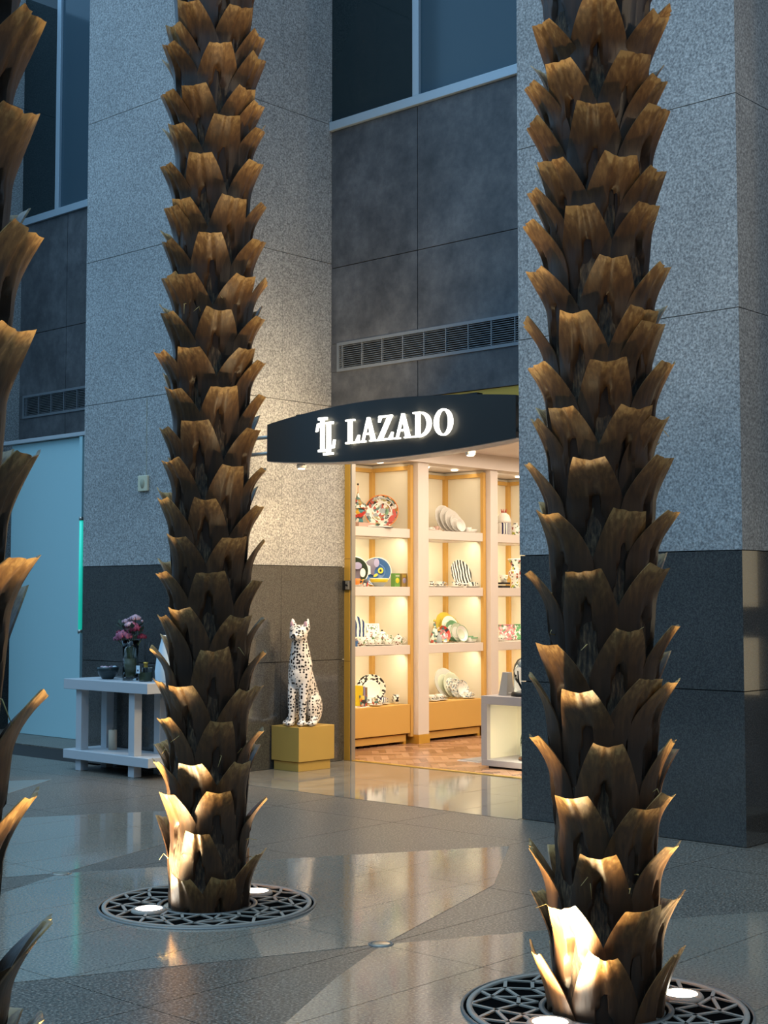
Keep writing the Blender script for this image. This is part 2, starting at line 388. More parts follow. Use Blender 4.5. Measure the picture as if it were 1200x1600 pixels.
# left bay: pale teal partition with a green light tube along its edge
tp = empty('partition_panel', (9.75, 13.6, 0), 'tall smooth pale teal partition closing the left bay', 'partition')
box('panel', 'teal_panel', 9.75, 9.80, 13.62, 15.05, .0, 3.47, tp, .004)
box('top_rail', 'table_white', 9.70, 9.82, 13.30, 15.44, 3.475, 3.52, tp, .004)
box('side_return', 'teal_panel', 9.80, 10.3, 15.0, 15.05, .0, 3.47, tp)
lt = empty('light_tube', (9.73, 13.585, 0), 'vertical green glowing light tube at the edge of the teal partition', 'light')
MB().tube([(0, 0, 1.25), (0, 0, 2.5)], .022, 10).build('tube', 'green_tube', lt)
MB().tube([(0, 0, 1.21), (0, 0, 1.25)], .026, 10).build('end_cap', 'steel', lt); MB().tube([(0, 0, 2.5), (0, 0, 2.54)], .026, 10).build('end_cap', 'steel', lt)
MB().box(-.02, .02, -.03, .03, 0, 1.21).build('post', 'teal_panel', lt); MB().box(-.02, .02, -.03, .03, 2.54, 3.47).build('post', 'teal_panel', lt)
setp(box('wall_bay_left', 'slate', 10.3, 10.4, 11.75, 15.45, 0, 3.5), kind='structure')

# ------------------------------------------------------------------ setting: shop shell
fs = setp(box('floor_shop', 'wood_dark', 10.34, 16.0, 4.0, 11.3, -.01, -.004), kind='structure')
m, n, l, b = new_mat('parquet')
ge = n.new('ShaderNodeNewGeometry'); rp = ramp(n, [(0, (.24, .125, .07)), (.5, (.38, .21, .125)), (1, (.56, .34, .21))])
l.new(ge.outputs['Random Per Island'], rp.inputs[0]); l.new(rp.outputs[0], b.inputs['Base Color']); b.inputs['Roughness'].default_value = .22
hb = MB(); bl, bw = .30, .075
for i in range(-12, 50):
    for j in range(-50, 60):
        # herringbone: blocks at right angles, 45 degrees to the walls
        for k in range(2):
            u, v = (i * bl * 2 / 2 + 0, 0) if 0 else (0, 0)
            du, dv = (bl, bw) if k == 0 else (bw, bl)
            u = i * (bl + 0) + j * bw + (0 if k == 0 else bl); v = j * bw - i * bl * 0 + (0 if k == 0 else 0) - (0 if k == 0 else bl - bw)
            u = j * bw + i * 2 * bl + (0 if k == 0 else bl); v = j * bw - (0 if k == 0 else bl - bw) 
            c, s_ = math.cos(R(45)), math.sin(R(45))
            pts = [(u + .001, v + .001), (u + du - .001, v + .001), (u + du - .001, v + dv - .001), (u + .001, v + dv - .001)]
            P = [(10.36 + (a * c + b_ * s_) - 3, 7.5 + (-a * s_ + b_ * c) + 3) for a, b_ in pts]
            P = clip(P if area(P) and sum(P[q][0] * P[(q + 1) % 4][1] - P[(q + 1) % 4][0] * P[q][1] for q in range(4)) > 0 else P[::-1], [(10.375, 7.0), (13.7, 7.0), (13.7, 11.15), (10.375, 11.15)])
            if len(P) < 3 or area(P) < 1e-4: continue
            hb.prism(P, lambda a, b_, w: (a, b_, w), -.004, .001)
hbo = hb.build('herringbone_blocks', 'parquet', fs); hbo['kind'] = 'stuff'
setp(box('trim_threshold', 'gold', 10.31, 10.37, 6.36, 9.94, -.004, .006), kind='structure')
setp(box('wall_shop_side', 'shop_cream', 10.3, 16.0, 11.18, 11.3, 0, 3.3), kind='structure')
setp(box('wall_shop_back', 'shop_cream', 16.0, 16.1, 4.0, 11.3, 0, 3.3), kind='structure')
setp(box('wall_shop_right', 'shop_cream', 10.35, 16.0, 3.9, 4.0, 0, 3.3), kind='structure')
setp(box('ceiling', 'shop_white', 10.34, 16.0, 4.0, 11.3, 3.30, 3.36), kind='structure')
setp(box('wall_shop_front', 'shop_cream', 10.36, 10.45, 4.0, 6.353, 0, 3.36), kind='structure')
setp(box('wall_shop_front_left', 'shop_cream', 10.36, 10.45, 10.06, 11.2, 0, 3.36), kind='structure')
setp(box('ceiling_soffit', 'shop_white', 10.36, 15.9, 10.40, 11.18, 3.13, 3.30), kind='structure')
# brass door jamb with lock
dj = empty('door_jamb', (10.32, 9.95, 0), 'tall brass door jamb at the left side of the shop entrance', 'door jamb')
box('post', 'gold', 10.30, 10.36, 9.868, 9.945, 0, 3.36, dj, .003)
box('edge_strip', 'steel', 10.305, 10.36, 9.846, 9.866, 0, 3.36, dj, .002)
for z in (.98, 2.0): box('joint_strip', 'wood_dark', 10.299, 10.33, 9.867, 9.94, z, z + .004, dj)
lk = box('lock', 'black', 10.27, 10.30, 9.845, 9.945, 1.69, 1.785, dj, .006)
box('lock_plate', 'steel', 10.262, 10.27, 9.845, 9.895, 1.695, 1.78, lk, .003, base=dj.location)
MB().lathe([(0, .012), (.012, .012), (.014, 0)], mat=Matrix.Rotation(R(-90), 4, 'Y'), c=(-.058, -.08, 1.74)).build('keyhole', 'black', lk)

lamp('shop_ceiling_light', 'AREA', (12.6, 7.6, 3.27), 195, (1, .83, .64), (12.6, 7.6, 0), shape='RECTANGLE', size=4.6, size_y=5.0)

# ------------------------------------------------------------------ shop shelving along the side wall
SH = [2.38, 1.735, 1.09]
YF, YB = 10.52, 11.13
def unit(x0, x1, label):
    u = empty('display_unit', (x0, YF, 0), label, 'display shelf', 'wall display units in the shop')
    box('back_panel', 'lit_cream', x0, x1, YB, YB + .04, .1, 3.12, u)
    for x, d in ((x0, .012), (x1 - .012, .012)): box('side_panel', 'lit_cream', x, x + d, YF + .03, YB, .1, 3.12, u)
    for z in SH:
        s = box('shelf', 'shop_white', x0 + .02, x1 - .02, YF, YB, z - .10, z, u, .002)
        box('light_strip', 'lit_cream', x0 + .06, x1 - .06, YF + .07, YF + .10, z - .106, z - .10, s, base=u.location)
    for x in (x0 + .3, x1 - .3): MB().lathe([(0, -.004), (.035, -.004), (.04, 0)], c=(x - x0, .22, 3.12)).build('downlight', 'led', u)
    # gold frame posts: two at the front, back corner, rails at the top
    for x in (x0, x1 - .045): box('post', 'gold_matte', x, x + .045, YF - .012, YF + .035, .08, 3.10, u, .002)
    box('post', 'gold_matte', x1 - .06, x1 - .012, YB - .05, YB, .44, 3.08, u, .002)
    box('rail', 'gold_matte', x1 - .05, x1 - .012, YF + .03, YB, 3.045, 3.09, u, .002)
    box('rail', 'gold_matte', x0 + .01, x1, YB - .04, YB, 3.045, 3.09, u, .002)
    c = box('cabinet', 'gold_matte', x0 + .01, x1 - .05, YF - .005, YB, .12, .437, u, .004)
    box('plinth', 'gold_matte', x0 + .03, x1 - .08, YF + .03, YB, .03, .105, u, .002)
    for x in (x0 + .03, x1 - .12): box('foot', 'gold', x, x + .04, YF + .03, YF + .09, 0, .03, u)
    lamp('shelf_lamp', 'AREA', (.5 * (x0 + x1), YF + .1, 3.10), 1.0, (1, .84, .62), (.5 * (x0 + x1), YB, 2.6), shape='RECTANGLE', size=x1 - x0 - .15, size_y=.04)
    for z in SH: lamp('shelf_lamp', 'AREA', (.5 * (x0 + x1), YF + .1, z - .112), 3.1, (1, .86, .62), (.5 * (x0 + x1), YB, z - .6), shape='RECTANGLE', size=x1 - x0 - .15, size_y=.04)
    return u
UX = [(10.90, 11.995), (12.185, 13.30), (13.45, 14.55)]
unit(*UX[0], 'lit gold-framed display unit nearest the brass door jamb')
unit(*UX[1], 'lit gold-framed display unit in the middle of the shop wall')
unit(*UX[2], 'lit gold-framed display unit partly hidden by the blue pillar')
for k, (a, b) in enumerate(((12.0, 12.18), (13.305, 13.445), (14.56, 14.7))):
    p = empty('pilaster', (a, YF, 0), ('white pilaster with brass foot between first and middle display units', 'white pilaster with brass foot between middle and far display units', 'white pilaster beyond the far display unit')[k], 'pilaster', 'white pilasters')
    box('shaft', 'shop_white', a, b, 10.44, 11.13, .10, 3.13, p, .004); box('foot', 'gold', a - .004, b + .004, 10.43, 11.13, 0, .10, p, .003)

# ------------------------------------------------------------------ tableware on the shelves
def plate_mesh(r, bowl=.12):
    return [(0, .004), (r * .55, .004), (r * .66, .016), (r * .97, .03), (r, .033), (r * .995, .028), (r * .66, .006), (r * .5, -.006), (0, -.004)]
def plate(x, y, z, r, rim, centre, label, yaw=-90., lean=14., group=None, ring=None):
    """upright plate; yaw = direction of its face in degrees, z = height of the shelf it stands on"""
    o = empty('plate', (x, y, z), label, 'plate', group)
    ca, cl = R(yaw), R(lean)
    nrm = Vector((math.cos(ca) * math.cos(cl), math.sin(ca) * math.cos(cl), math.sin(cl)))
    q = nrm.to_track_quat('Z', 'Y').to_matrix().to_4x4()
    c = Vector((0, 0, r * math.cos(cl) + .004))
    a = MB().lathe(plate_mesh(r), seg=32).build('rim', rim, o); a.matrix_local = Matrix.Translation(c) @ q
    d = MB().lathe([(0, .0065), (r * .54, .0065), (r * .60, .012), (r * .60, .0105), (r * .54, .004), (0, .004)], seg=32).build('well', centre, o); d.matrix_local = Matrix.Translation(c) @ q
    if ring:
        e = MB().lathe([(r * .955, .0315), (r * .97, .0335), (r * 1.003, .0345), (r * 1.004, .031)], seg=32).build('edge_band', ring, o); e.matrix_local = Matrix.Translation(c) @ q
    # small wire stand behind
    t = MB(); bx = -nrm.x * .03; by = -nrm.y * .03
    t.tube([(bx, by, .004), (bx * 2.2 , by * 2.2, .004), (bx - nrm.x * r * .45, by - nrm.y * r * .45, r * .9)], .003, 6); t.build('stand', 'steel', o)
    return o, Matrix.Translation(c) @ q
def handle(mb, r, z0, z1, out, rad=.005, a=0.):
    pts = []
    for k in range(9):
        t = math.pi * k / 8; rr = r + out * math.sin(t); pts.append((rr * math.cos(a), rr * math.sin(a), z0 + (z1 - z0) * (1 - math.cos(t)) / 2))
    mb.tube(pts, rad, 6)
def cup(x, y, z, r, h, mat, label, saucer=None, hd=-40., group=None, rimm=None):
    o = empty('cup', (x, y, z), label, 'cup', group); s = .012 if saucer else 0.
    if saucer: MB().lathe([(0, .002), (r * .9, .002), (r * 1.9, .014), (r * 1.92, .017), (r * .9, .007), (0, .007)]).build('saucer', saucer, o)
    MB().lathe([(0, s), (r * .6, s), (r * .85, s + h * .3), (r, s + h), (r * .93, s + h), (r * .78, s + h * .3), (r * .5, s + .006), (0, s + .006)]).build('body', mat, o)
    m = MB(); handle(m, r * .86, s + h * .25, s + h * .8, r * .65, .0045, R(hd)); m.build('handle', mat, o)
    if rimm: MB().lathe([(r * .93, s + h), (r * .96, s + h + .003), (r * 1.01, s + h), (r * .99, s + h - .012)]).build('rim', rimm, o)
    return o
def bowl(x, y, z, r, h, mat, label, group=None, rimm='porcelain'):
    o = empty('bowl', (x, y, z), label, 'bowl', group)
    MB().lathe([(0, 0), (r * .45, 0), (r * .5, h * .12), (r * .85, h * .55), (r, h), (r * .95, h), (r * .8, h * .55), (r * .4, h * .18), (0, h * .16)]).build('body', mat, o)
    MB().lathe([(r * .95, h), (r * .97, h + .004), (r * 1.01, h + .001), (r, h - .008)]).build('rim', rimm, o)
    return o
def teapot(x, y, z, s, mat, label, lidm='porcelain', hd=-35.):
    o = empty('teapot', (x, y, z), label, 'teapot', 'white printed teapots')
    MB().lathe([(0, 0), (.05 * s, 0), (.055 * s, .01 * s), (.085 * s, .05 * s), (.09 * s, .085 * s), (.07 * s, .125 * s), (.045 * s, .14 * s), (.04 * s, .138 * s)]).build('body', mat, o)
    ld = MB().lathe([(.046 * s, .139 * s), (.04 * s, .152 * s), (.012 * s, .165 * s), (0, .166 * s)]).build('lid', lidm, o)
    MB().ell((0, 0, .175 * s), (.011 * s,) * 3, 10, 6).build('knob', 'black', ld)
    m = MB(); handle(m, .078 * s, .035 * s, .12 * s, .06 * s, .007 * s, R(hd)); m.build('handle', mat, o)
    a = R(hd + 180); c_, s_ = math.cos(a), math.sin(a)
    MB().tube([(.07 * s * c_, .07 * s * s_, .05 * s), (.105 * s * c_, .105 * s * s_, .075 * s), (.125 * s * c_, .125 * s * s_, .12 * s), (.145 * s * c_, .145 * s * s_, .135 * s)], [.02 * s, .015 * s, .010 * s, .009 * s], 8).build('spout', mat, o)
    return o
def gbox(name, x, y, z, w, d, h, mat, label, cat, rz=0., group=None, extra=None):
    o = empty(name, (x, y, z), label, cat, group, R(rz))
    b = MB().box(-w / 2, w / 2, -d / 2, d / 2, 0, h).build('body', mat, o, .002)
    return o

Z1, Z2, Z3, Z4 = 2.38, 1.735, 1.09, .437
CAMYAW = -138.   # towards the entrance
# -- unit 1, top shelf
pl, mx = plate(11.48, 10.82, Z1, .190, 'print_red', 'print_red', 'large round plate with red scroll print, top shelf by the jamb', CAMYAW, 10, ring='orange')
def ringpart(o, mx, r0, r1, z, mat, a0=0, a1=360, name='ring_print'):
    m = MB(); n = 28
    v = []; f = []
    for k in range(n + 1):
        a = R(a0 + (a1 - a0) * k / n)
        for r, zz in ((r0, z), (r1, z), (r1, z + .0015), (r0, z + .0015)): v.append((r * math.cos(a), r * math.sin(a), zz))
    for k in range(n):
        for e in range(4): f.append((4 * k + e, 4 * k + (e + 1) % 4, 4 * k + 4 + (e + 1) % 4, 4 * k + 4 + e))
    ob = m.add(v, f).build(name, mat, o); ob.matrix_local = mx; return ob
def blob(o, mx, cx, cy, rx, ry, z, mat, name='printed_patch', rot=0., poly=None):
    if poly is None:
        poly = [(cx + rx * math.cos(t) * math.cos(rot) - ry * math.sin(t) * math.sin(rot), cy + rx * math.cos(t) * math.sin(rot) + ry * math.sin(t) * math.cos(rot)) for t in [2 * math.pi * k / 20 for k in range(20)]]
    ob = MB().prism(poly, lambda u, v, d: (u, v, d), z, z + .0016).build(name, mat, o); ob.matrix_local = mx; return ob
ringpart(pl, mx, .103, .115, .014, 'porcelain'); ringpart(pl, mx, .150, .162, .029, 'grey_blue', 20, 130)
blob(pl, mx, .115, -.085, .05, .03, .031, 'red', rot=.9); blob(pl, mx, .145, -.02, .018, .05, .033, 'red', rot=.3)
blob(pl, mx, 0.02, 0.01, .045, .03, .008, 'grey_blue'); blob(pl, mx, .06, .0, .02, .035, .008, 'plate_green')
bk = empty('open_book', (11.38, 10.63, Z1), 'open white book lying in front of the red scroll plate', 'book', rz=R(-20))
MB().box(-.17, .17, -.10, .10, 0, .008).build('cover', 'black', bk)
for s in (-1, 1):
    MB().add([(0, -.095, .010), (s * .08, -.095, .026), (s * .16, -.095, .012), (0, .095, .010), (s * .08, .095, .026), (s * .16, .095, .012), (0, -.095, .008), (s * .16, -.095, .008), (0, .095, .008), (s * .16, .095, .008)],
             [(0, 1, 4, 3), (1, 2, 5, 4), (6, 0, 1, 2, 7), (8, 3, 4, 5, 9), (2, 7, 9, 5), (6, 7, 9, 8)]).build('pages', 'book_white', bk)
gbox('box', 11.14, 10.72, Z1, .26, .2, .05, 'pink_box', 'flat dusty pink box under the ornate jar', 'box')
jr = empty('ornate_jar', (11.10, 10.72, Z1 + .05), 'ornate red and orange lidded jar beside the door jamb, top shelf', 'jar')
MB().lathe([(0, 0), (.055, 0), (.06, .02), (.05, .05), (.085, .10), (.09, .13), (.06, .16)]).build('body', 'print_multi', jr)
jl = MB().lathe([(.11, .155), (.10, .165), (.09, .20), (.04, .235), (.02, .28), (.008, .33), (0, .34)]).build('lid', 'print_red', jr)
MB().ell((0, 0, .42), (.012,) * 3, 10, 6).build('knob', 'black', jl); MB().tube([(0, 0, .33), (0, 0, .42)], .003, 6).build('finial', 'orange', jl)
# -- unit 1, second shelf
pl, mx = plate(11.40, 10.92, Z2, .165, 'plate_blue', 'plate_blue', 'round plate printed with a blue parrot face', CAMYAW, 14, ring='porcelain')
blob(pl, mx, .045, .01, .030, .034, .0315, 'yellow'); blob(pl, mx, .045, .01, .013, .016, .0335, 'black')
blob(pl, mx, -.03, 0, 0, 0, .031, 'beak', poly=[(-.04, .15), (.0, .14), (.005, .06), (-.02, .02), (-.03, -.05), (-.065, -.03), (-.07, .06), (-.12, .10), (-.15, .04), (-.13, .10), (-.09, .135)][::-1])
blob(pl, mx, -.03, 0, 0, 0, .0305, 'porcelain', poly=[(-.155, .03), (-.12, .09), (-.07, .06), (-.065, -.03), (-.11, -.04), (-.155, -.02)][::-1])
blob(pl, mx, -.01, -.045, .028, .014, .033, 'yellow', rot=.6); blob(pl, mx, .0, .1, .03, .05, .032, 'lav')
pl2, mx2 = plate(11.03, 10.94, Z2, .165, 'leaf_dark', 'beak', 'toucan plate half hidden behind the brass door jamb', CAMYAW, 12, ring='porcelain')
blob(pl2, mx2, -.04, -.07, .05, .06, .0315, 'green_box'); blob(pl2, mx2, .04, .06, .05, .04, .0315, 'lav'); blob(pl2, mx2, .10, -.02, .03, .05, .032, 'porcelain')
bw_ = bowl(11.44, 10.64, Z2, .105, .09, 'grey_blue', 'blue and yellow glazed bowl before the parrot plate')
MB().lathe([(.0565, .027), (.091, .0505), (.107, .088), (.1035, .09), (.087, .0505), (.0545, .029)]).build('yellow_band', 'yellow', bw_)
cup(11.07, 10.62, Z2, .05, .075, 'orange', 'orange cup on a white saucer before the toucan plate', 'porcelain')
cup(11.22, 10.66, Z2, .036, .08, 'print_multi', 'small patterned cup right of the orange cup')
b_ = gbox('gift_box', 11.71, 10.60, Z2, .085, .06, .15, 'green_box', 'small green gift box with a yellow disc', 'box', 0., 'small gift boxes')
MB().lathe([(0, .002), (.028, .002), (.03, 0)], mat=Matrix.Rotation(R(90), 4, 'X'), c=(0, -.03, .07)).build('disc', 'yellow', b_); MB().box(-.03, .03, -.0315, -.03, .115, .128).build('band', 'plate_sage', b_)
b_ = gbox('gift_box', 11.83, 10.60, Z2, .085, .06, .15, 'olive_box', 'small olive brown gift box with a violet disc', 'box', 0., 'small gift boxes')
MB().lathe([(0, .002), (.028, .002), (.03, 0)], mat=Matrix.Rotation(R(90), 4, 'X'), c=(0, -.03, .07)).build('disc', 'lav', b_); MB().box(-.03, .03, -.0315, -.03, .115, .128).build('band', 'plate_gold', b_)
# -- unit 1, third shelf
plate(11.00, 10.94, Z3, .165, 'stripe_blue', 'stripe_blue', 'blue and white striped plate beside the door jamb', CAMYAW, 14)
pt = empty('square_platter', (11.26, 10.97, Z3), 'square white platter with botanical print leaning on the shelf back', 'platter')
q = Vector((math.cos(R(-120)) * .95, math.sin(R(-120)) * .95, .3)).to_track_quat('Z', 'Y').to_matrix().to_4x4()
a = MB().box(-.12, .12, -.11, .11, -.006, .006).build('body', 'print_botanic', pt, .004); a.matrix_local = Matrix.Translation((0, 0, .115)) @ q
for (x0, x1, y0, y1) in ((-.135, .135, -.125, -.11), (-.135, .135, .11, .125), (-.135, -.12, -.11, .11), (.12, .135, -.11, .11)):
    a = MB().box(x0, x1, y0, y1, -.006, .012).build('rim', 'porcelain', pt); a.matrix_local = Matrix.Translation((0, 0, .115)) @ q
teapot(11.49, 10.82, Z3, .92, 'print_botanic', 'larger white teapot with botanical print and black knob')
teapot(11.76, 10.64, Z3, .66, 'print_botanic', 'smaller white teapot at the right end of its shelf')
jg = cup(11.15, 10.68, Z3, .065, .10, 'print_botanic', 'rounded white printed jug beside the blue egg cup', None, 140)
eg = empty('egg_cup', (11.07, 10.60, Z3), 'small dark blue egg cup on the striped plate shelf', 'egg cup')
MB().lathe([(0, 0), (.022, 0), (.018, .02), (.028, .04), (.03, .058)]).build('cup', 'plate_blue', eg); MB().ell((0, 0, .058), (.026, .026, .026), 12, 8).build('egg', 'beak', eg)
cup(11.30, 10.64, Z3, .042, .055, 'print_botanic', 'low white printed cup before the square platter', 'porcelain')
cup(11.42, 10.61, Z3, .042, .055, 'print_botanic', 'white printed cup and saucer before the larger teapot', 'porcelain')
cup(11.59, 10.60, Z3, .042, .06, 'print_botanic', 'white printed cup and saucer between the two teapots', 'porcelain')
# -- unit 1, cabinet top
plate(11.31, 10.92, Z4, .165, 'print_bw', 'porcelain', 'white plate with black feather print above the gold cabinet', CAMYAW, 14)
for k in range(3):
    b_ = gbox('book', 11.085 + .035 * k, 10.74, Z4, .028, .16, .23 - .01 * k, ('yellow', 'lav', 'stripe_book')[k], ('yellow book standing at the jamb on the gold cabinet', 'violet book standing between yellow and striped books', 'striped brown book right of the violet one')[k], 'book', 0, 'standing books')
    MB().box(-.010, .010, -.079, .076, .004, .232 - .01 * k).build('pages', 'book_white', b_)
mg = cup(11.19, 10.60, Z4, .046, .125, 'print_multi', 'tall mug with red, teal and yellow colour blocks', None, 30)
cup(11.38, 10.61, Z4, .042, .07, 'print_red', 'white cup with red figure print on its saucer', 'porcelain')
cup(11.50, 10.74, Z4, .042, .07, 'stripe_navy', 'white cup with blue print behind the red printed cup', 'porcelain')
cup(11.72, 10.66, Z4, .036, .105, 'print_bw', 'black and white printed mug standing alone on the gold cabinet', None, 100)
bb = gbox('magazine', 11.12, 10.62, Z4, .2, .16, .008, 'book_white', 'thin white magazine lying flat by the jamb', 'magazine', 12)
MB().box(-.06, .06, -.05, -.01, .008, .009).build('cover_print', 'red', bb)
# -- unit 2, top shelf: five white plates in a row
for k, (x, r) in enumerate(((12.56, .165), (12.63, .150), (12.70, .135), (12.76, .108), (12.83, .080))):
    plate(x, 10.98 - .072 * k, Z1, r, 'plate_white', 'plate_white', ('largest white plate, leftmost of the five nested plates', 'second white plate of the five nested plates', 'middle white plate of the five nested plates', 'fourth white plate of the five nested plates', 'smallest white plate, rightmost of the five nested plates')[k], -92, 16, 'white nested plates')
cup(13.00, 10.66, Z1, .045, .055, 'plate_white', 'plain white cup and saucer right of the white plates', 'porcelain', 120)
bowl(13.12, 10.64, Z1, .062, .04, 'plate_white', 'low plain white bowl at the right shelf end')
cup(12.42, 10.74, Z1, .032, .05, 'pink_box', 'small peach cup left of the white plates', 'porcelain')
cup(12.30, 10.66, Z1, .04, .03, 'plate_white', 'low white dish at the left post, top shelf', 'porcelain')
# -- unit 2, second shelf
plate(12.85, 10.84, Z2, .165, 'stripe_black', 'stripe_black', 'plate with bold black and white zebra stripes', -96, 16)
cup(12.31, 10.68, Z2, .042, .055, 'print_bw', 'black and white cup beside the left gold post', 'porcelain')
cup(12.48, 10.66, Z2, .055, .055, 'print_grey', 'wide dark patterned cup left of the zebra plate', 'porcelain')
cup(12.76, 10.64, Z2, .045, .055, 'print_bw', 'black patterned cup before the zebra plate', 'porcelain')
bowl(12.92, 10.62, Z2, .05, .045, 'print_bw', 'small black and white bowl before the zebra plate')
cup(13.06, 10.64, Z2, .05, .055, 'stripe_black', 'striped black and white cup right of the zebra plate', 'porcelain')
# -- unit 2, third shelf
for k, (x, r, m1, m2, rg, lb) in enumerate(((12.58, .178, 'plate_gold', 'plate_gold', None, 'largest plate with mustard gold rim behind the green ones'), (12.66, .160, 'plate_white', 'plate_sage', 'plate_gold', 'white plate with thin gold edge before the mustard plate'),
        (12.70, .130, 'plate_green', 'plate_white', None, 'plate with green rim between the white plates'), (12.77, .115, 'plate_sage', 'plate_white', 'plate_green', 'pale sage plate with dark green edge'), (12.85, .10, 'plate_white', 'plate_sage', 'plate_green', 'smallest white plate with green edge, foremost of its row'))):
    plate(x, 10.98 - .075 * k, Z3, r, m1, m2, lb, -92, 16, 'green and gold nested plates', rg)
bt = empty('giraffe_vase', (12.39, 10.76, Z3), 'slender bottle vase with orange and yellow print', 'vase')
MB().lathe([(0, 0), (.05, 0), (.055, .03), (.05, .08), (.035, .13), (.028, .17), (.016, .20), (.013, .25), (.016, .255), (.0, .255)]).build('body', 'print_red', bt); MB().lathe([(.015, .25), (.017, .262), (.009, .275), (0, .276)]).build('stopper', 'plate_gold', bt)
bt = empty('bottle', (12.46, 10.68, Z3), 'small grey blue bottle before the printed vase', 'bottle')
MB().lathe([(0, 0), (.035, 0), (.038, .05), (.02, .09), (.01, .11), (.012, .125), (0, .125)]).build('body', 'grey_blue', bt); MB().lathe([(.011, .12), (.013, .14), (0, .142)]).build('stopper', 'black', bt)
plate(12.52, 10.72, Z3, .10, 'print_multi', 'print_pink', 'small plate with red and orange bird print', -100, 18)
cup(13.02, 10.66, Z3, .045, .06, 'plate_white', 'white cup with green rim beside the green plates', 'porcelain', 120, rimm='plate_green')
bowl(13.15, 10.64, Z3, .065, .055, 'plate_sage', 'pale bowl with green rim at the right post', rimm='plate_green')
# -- unit 2, cabinet top
for k, (x, r, m1, m2, lb) in enumerate(((12.56, .178, 'plate_grey', 'plate_sage', 'largest grey rimmed plate, back of the blue grey row'), (12.68, .150, 'plate_sage', 'print_blue', 'sage plate with small blue print, second of its row'), (12.75, .115, 'print_blue', 'print_blue', 'blue floral plate before the sage plate'), (12.86, .105, 'print_blue', 'plate_white', 'smallest blue floral plate, foremost of its row'))):
    plate(x, 10.98 - .085 * k, Z4, r, m1, m2, lb, -92, 16, 'blue grey nested plates')
cup(12.33, 10.62, Z4, .05, .06, 'print_grey', 'grey patterned cup at the left post above gold cabinet', 'porcelain')
cup(12.47, 10.66, Z4, .05, .06, 'print_grey', 'grey patterned cup left of the blue grey plates', 'porcelain')
cup(12.98, 10.62, Z4, .05, .065, 'print_blue', 'blue printed cup right of the blue grey plates', 'porcelain')
# -- unit 3
jr = empty('striped_jar', (13.70, 10.72, Z1), 'white jar with navy stripes and a red crown on its lid', 'jar')
MB().lathe([(0, 0), (.085, 0), (.09, .02), (.09, .14), (.085, .15)], seg=28).build('body', 'stripe_navy', jr)
jl = MB().lathe([(.086, .15), (.092, .155), (.09, .18), (.07, .24), (.03, .275), (0, .28)]).build('lid', 'porcelain', jr)
for k in range(5): a = 2 * math.pi * k / 5; MB().tube([(.025 * math.cos(a), .025 * math.sin(a), .275), (.035 * math.cos(a), .035 * math.sin(a), .32)], [.008, .003], 6).build('crown_point', 'red', jl)
vs = empty('vase', (13.94, 10.74, Z1), 'white square-shouldered vase with small dots beside the crown jar', 'vase')
MB().lathe([(0, 0), (.05, 0), (.055, .02), (.055, .12), (.025, .14), (.03, .155), (.026, .155)]).build('body', 'print_flower', vs); MB().lathe([(.026, .153), (.033, .157), (.033, .162), (.024, .16)]).build('rim', 'porcelain', vs)
vs = empty('flower_vase', (13.93, 10.78, Z2), 'tall white vase with yellow and red flower print', 'vase')
MB().lathe([(0, 0), (.06, 0), (.045, .05), (.04, .09), (.08, .16), (.085, .20), (.05, .25), (.05, .28), (.09, .36), (.086, .36), (.046, .28)]).build('body', 'print_flower', vs); MB().lathe([(.086, .358), (.092, .362), (.093, .352)]).build('rim', 'porcelain', vs)
for k in range(2): gbox('book', 13.66, 10.70, Z2 + .045 * k, .16, .12, .022 if k else .03, 'black', ('lower black and white box book under the flower candle', 'upper black and white box book')[k], 'book')
pv = empty('flower_pot', (13.70, 10.76, Z2 + .067), 'small pot with green flower print on the black books', 'pot')
MB().lathe([(0, 0), (.04, 0), (.05, .09), (.046, .09), (.036, .01)]).build('body', 'print_flower', pv); MB().lathe([(.046, .088), (.053, .092), (.053, .08)]).build('rim', 'porcelain', pv)
for k, (x, m1, lb) in enumerate(((13.78, 'print_pink', 'pink patterned tray leaning at the shelf back'), (13.98, 'print_green', 'green patterned tray right of the pink tray'))):
    tr = empty('tray', (x, 10.86, Z3), lb, 'tray', 'printed trays')
    q = Vector((math.cos(R(-115)) * .93, math.sin(R(-115)) * .93, .35)).to_track_quat('Z', 'Y').to_matrix().to_4x4()
    a = MB().box(-.10, .10, -.09, .09, -.004, .004).build('base', m1, tr, .003); a.matrix_local = Matrix.Translation((0, 0, .10)) @ q
    for (x0, x1, y0, y1) in ((-.11, .11, -.10, -.09), (-.11, .11, .09, .10), (-.11, -.10, -.09, .09), (.10, .11, -.09, .09)):
        a = MB().box(x0, x1, y0, y1, -.004, .014).build('rim', m1, tr); a.matrix_local = Matrix.Translation((0, 0, .10)) @ q
cup(13.62, 10.66, Z3, .045, .055, 'print_grey', 'grey patterned cup left of the pink tray', 'porcelain')

# arrange the wares over the depth of the deep shelves
for o in list(COL.objects):
    if o.parent is None and o.type == 'EMPTY' and o.get('category') not in ('display shelf', 'pilaster') and 10.9 < o.location.x < 14.6 and 10.55 < o.location.y < 11.1 and o.location.z > .4:
        y = 10.61 + (o.location.y - 10.60) * .65; x1 = [b for a, b in UX if a <= o.location.x <= b + .05][0]
        lim = {'plate': .15, 'box': .07, 'teapot': .10}.get(o['category'], .10)
        o.location.x = min(o.location.x + (y - 10.52) * 1.09, x1 - lim); o.location.y = y
